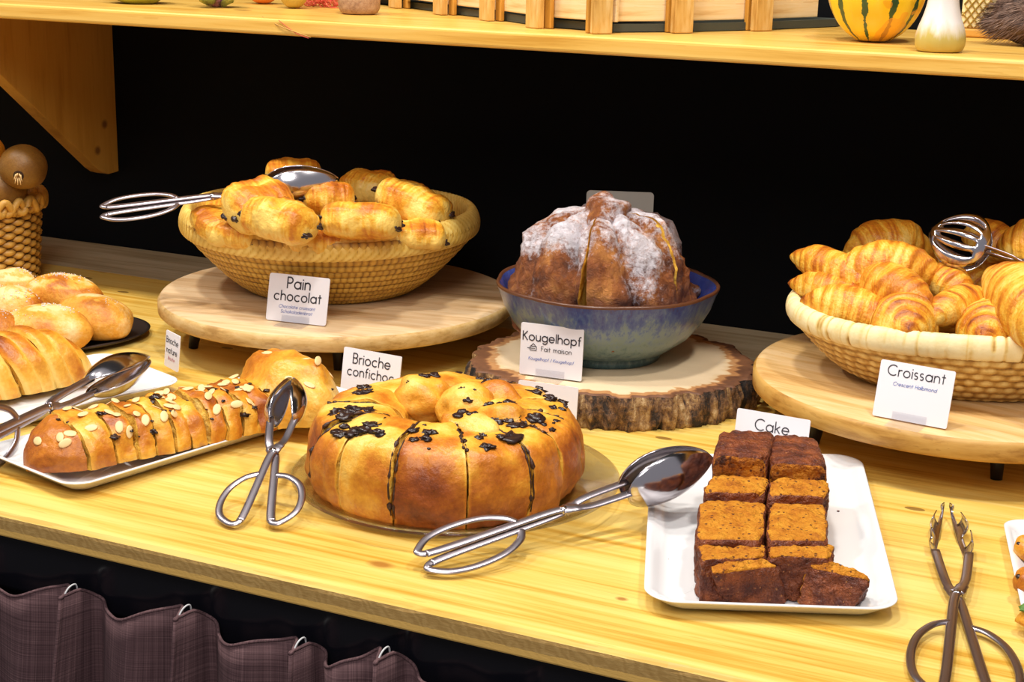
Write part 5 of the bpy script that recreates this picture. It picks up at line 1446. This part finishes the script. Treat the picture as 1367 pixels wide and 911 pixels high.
def shelf_left():
    # low green gourd
    p=at(163,6,SHZ); s=1/ppm(p)
    gg=baked('green gourd skin',[(0,(.30,.34,.04)),(1,(.45,.42,.05))],nscale=30,namt=.3,bscale=60,bstr=.1,rough=.3)
    v,f=blob((0,0,0),(43*s,40*s,28*s),seed=1,amp=.06,fr=1.4,nu=26,nv=40); 
    v=[Vector((w.x,w.y,max(w.z,-24*s))) for w in v]
    o=mesh('green_gourd',v,f,gg,tone=[.4]*len(v)); recalc(o); o.location=(p.x,p.y+.034,SHZ+24*s+.0005); tag(o,'yellow green gourd on the shelf above the wooden bracket','gourd')
    # ornamental leafy head
    p=at(274,11,SHZ); s=1/ppm(p); rng=random.Random(6)
    lm=baked('variegated leaves',[(0,(.50,.48,.12)),(.45,(.16,.20,.04)),(.7,(.10,.05,.06)),(1,(.32,.14,.22))],nscale=60,namt=.6,bscale=100,bstr=.3,rough=.5)
    t=empty('ornamental_cabbage',(p.x,p.y+.025,SHZ+.0005),label='frilly green and purple ornamental cabbage on the left part of the shelf',cat='cabbage')
    v,f=blob((0,0,.026),(.020,.020,.0255),seed=5,amp=.2); o=mesh('heart',v,f,lm,tone=[.7]*len(v)); o.parent=t
    for q in range(26):
        a=q*2.4; hh=.004+.034*(q/26); r0=.012+.008*math.sin(q)
        nu,nv=8,7
        def g(i,j):
            u=i/(nu-1); w=(j/(nv-1)-.5)*2; L=.020*(1-.2*q/26)
            rr=r0+u*L*.75; z=hh+u*L*.5+.004*math.sin(w*6+q)*u+.004*w*w
            aa=a+w*.55*math.sin(PI*min(1,.25+u*.75))**.5
            return Vector((rr*math.cos(aa),rr*math.sin(aa),max(.001,z-.004)))
        v,f=grid(nu,nv,g); o=mesh('leaf',v,f,lm,tone=[.2+.5*(q/26)+.2*(1-abs(i//nv/7)) for i in range(len(v))]); solid(o,.0006); o.parent=t
    # orange pumpkin
    def pumpkin(px,py,w,h,col,lab,nm,cat,ribs=8,seed=0,rough=.35):
        p=at(px,py,SHZ); s=1/ppm(p); Rg=w/2*s
        m=baked(nm+' skin',[(0,col),(1,tuple(c*.6 for c in col))],nscale=60,namt=.35,bscale=100,bstr=.2,rough=rough)
        def g(i,j):
            th=PI*i/31; ph=2*PI*j/80; r=Rg*max(0,math.sin(th))**.8*(1-.07*abs(math.sin(ph*ribs/2))**.5*0-.06*(1-abs(math.sin(ph*ribs/2))**.6)); z=h*s*.5*(1-math.cos(th))
            z-=h*s*.06*math.exp(-(th/.5)**2)*-1 if False else 0
            return (r*math.cos(ph)+1e-5,r*math.sin(ph),z)
        v,f=grid(32,80,g,cv=True); o=mesh(nm,v,f,m,tone=[.4]*len(v)); recalc(o); o.location=(p.x,p.y+Rg*.75,SHZ+.0005); tag(o,lab,cat)
        v2,f2=tube([(0,0,h*s*.97),(.001,0,h*s*1.08),(.005,0,h*s*1.18)],[.005,.0035,.0035],8); q=mesh('stem',v2,f2,plain(nm+' stem',(.22,.16,.05),.7)); q.parent=o
    pumpkin(342,6,44,44,(.80,.24,.03),'small orange pumpkin partly cut off by the top of the photo','orange_pumpkin','pumpkin',10)
    pumpkin(384,12,40,50,(.62,.42,.07),'small tan yellow squash left of the red straw on the shelf','tan_squash','squash',6)
    # red raffia
    rng=random.Random(12); parts=[]
    c=at(422,10,SHZ)
    for q in range(70):
        a=rng.uniform(0,2*PI); pts=[]
        x,y=c.x+rng.gauss(0,.008),c.y+.012+rng.gauss(0,.008); z=SHZ+.002+rng.random()*.012
        for k in range(6):
            pts.append((x,y,max(z,SHZ+.0012))); a+=rng.uniform(-.7,.7); x+=math.cos(a)*.0065; y+=math.sin(a)*.005; z+=rng.uniform(-.005,.005)
        parts.append(tube(spline(pts,3),.0006,4))
    v,f=join(parts); o=mesh('red_straw',v,f,baked('red straw',[(0,(.75,.25,.10)),(.5,(.62,.06,.04)),(1,(.45,.22,.05))],nscale=60,namt=.6,bscale=60,bstr=.1),tone=[.4]*len(v)); tag(o,'loose nest of red and brown decorative straw on the shelf','straw',kind='stuff')
    for j,(pp,lab) in enumerate([([(350,22),(372,34),(398,44),(415,50)],'thin tan straw hanging over the shelf front'),([(372,27),(386,38),(398,46),(412,51)],'short red straw on the shelf front edge')]):
        pts=[]
        for i,(x,y) in enumerate(pp):
            P_=at(x,y,SHZ+.001)
            if P_.y<shf+.002: P_=atY(x,y,shf-.0012)
            pts.append(P_)
        v,f=tube(spline(pts,4),.00045,4); m=plain('straw strand',(.55,.30,.08) if j==0 else (.6,.08,.05),.6); o=mesh('straw_strand',v,f,m); tag(o,lab,'straw')
    # little stone pot
    p=at(468,20,SHZ); s=1/ppm(p)
    sm=baked('speckled stone',[(0,(.50,.33,.20)),(.5,(.36,.21,.12)),(1,(.16,.08,.05))],nscale=220,namt=.6,bscale=250,bstr=.4,rough=.7)
    pr=[(.0001,.0),(21,0),(25,2),(28,8),(28.5,22),(28,60),(27,68),(24,70),(23,60),(.0001,58)]
    v,f=lathe([(r*s,z*s) for r,z in pr],64); o=mesh('stone_pot',v,f,sm,tone=[.4]*len(v)); recalc(o); o.location=(p.x,p.y+.022,SHZ+.0005); tag(o,'squat speckled stone pot left of the wooden crate','pot')
shelf_left()
# ------------------------------------------------------------ camera, light, world
cam=bpy.data.cameras.new('camera'); co=bpy.data.objects.new('camera',cam); C.objects.link(co)
cam.sensor_width=36; cam.lens=F/1367*36; cam.sensor_fit='HORIZONTAL'; cam.clip_start=.02
co.matrix_world=Matrix(((rt2.x,up2.x,-fw.x,O.x),(rt2.y,up2.y,-fw.y,O.y),(rt2.z,up2.z,-fw.z,O.z),(0,0,0,1)))
scn.camera=co
def area(loc,target,size,power,col=(1,1,1),shape='DISK'):
    l=bpy.data.lights.new('spot_or_fill','AREA'); l.shape=shape; l.size=size; l.energy=power; l.color=col
    o=bpy.data.objects.new('spot_or_fill',l); C.objects.link(o); o.location=loc
    o.rotation_euler=(Vector(target)-Vector(loc)).to_track_quat('-Z','Y').to_euler()
for x in (-2.1,-1.35,-.6,.15):
    area((x,1.15,1.75),(x,1.45,0),.16,17.5,(1,.95,.87))
area((-.2,-.3,1.7),(-.7,1.6,.1),.9,27,(1,.96,.93))  # soft fill lamp added on the camera side to brighten front faces
w=bpy.data.worlds.new('world'); scn.world=w; w.use_nodes=True
bg=w.node_tree.nodes['Background']; bg.inputs[0].default_value=(.95,.93,1,1); bg.inputs[1].default_value=.36
scn.view_settings.view_transform='Standard'; scn.view_settings.look='None'; scn.view_settings.gamma=1
scn.view_settings.use_curve_mapping=False; scn.view_settings.exposure=-0.25
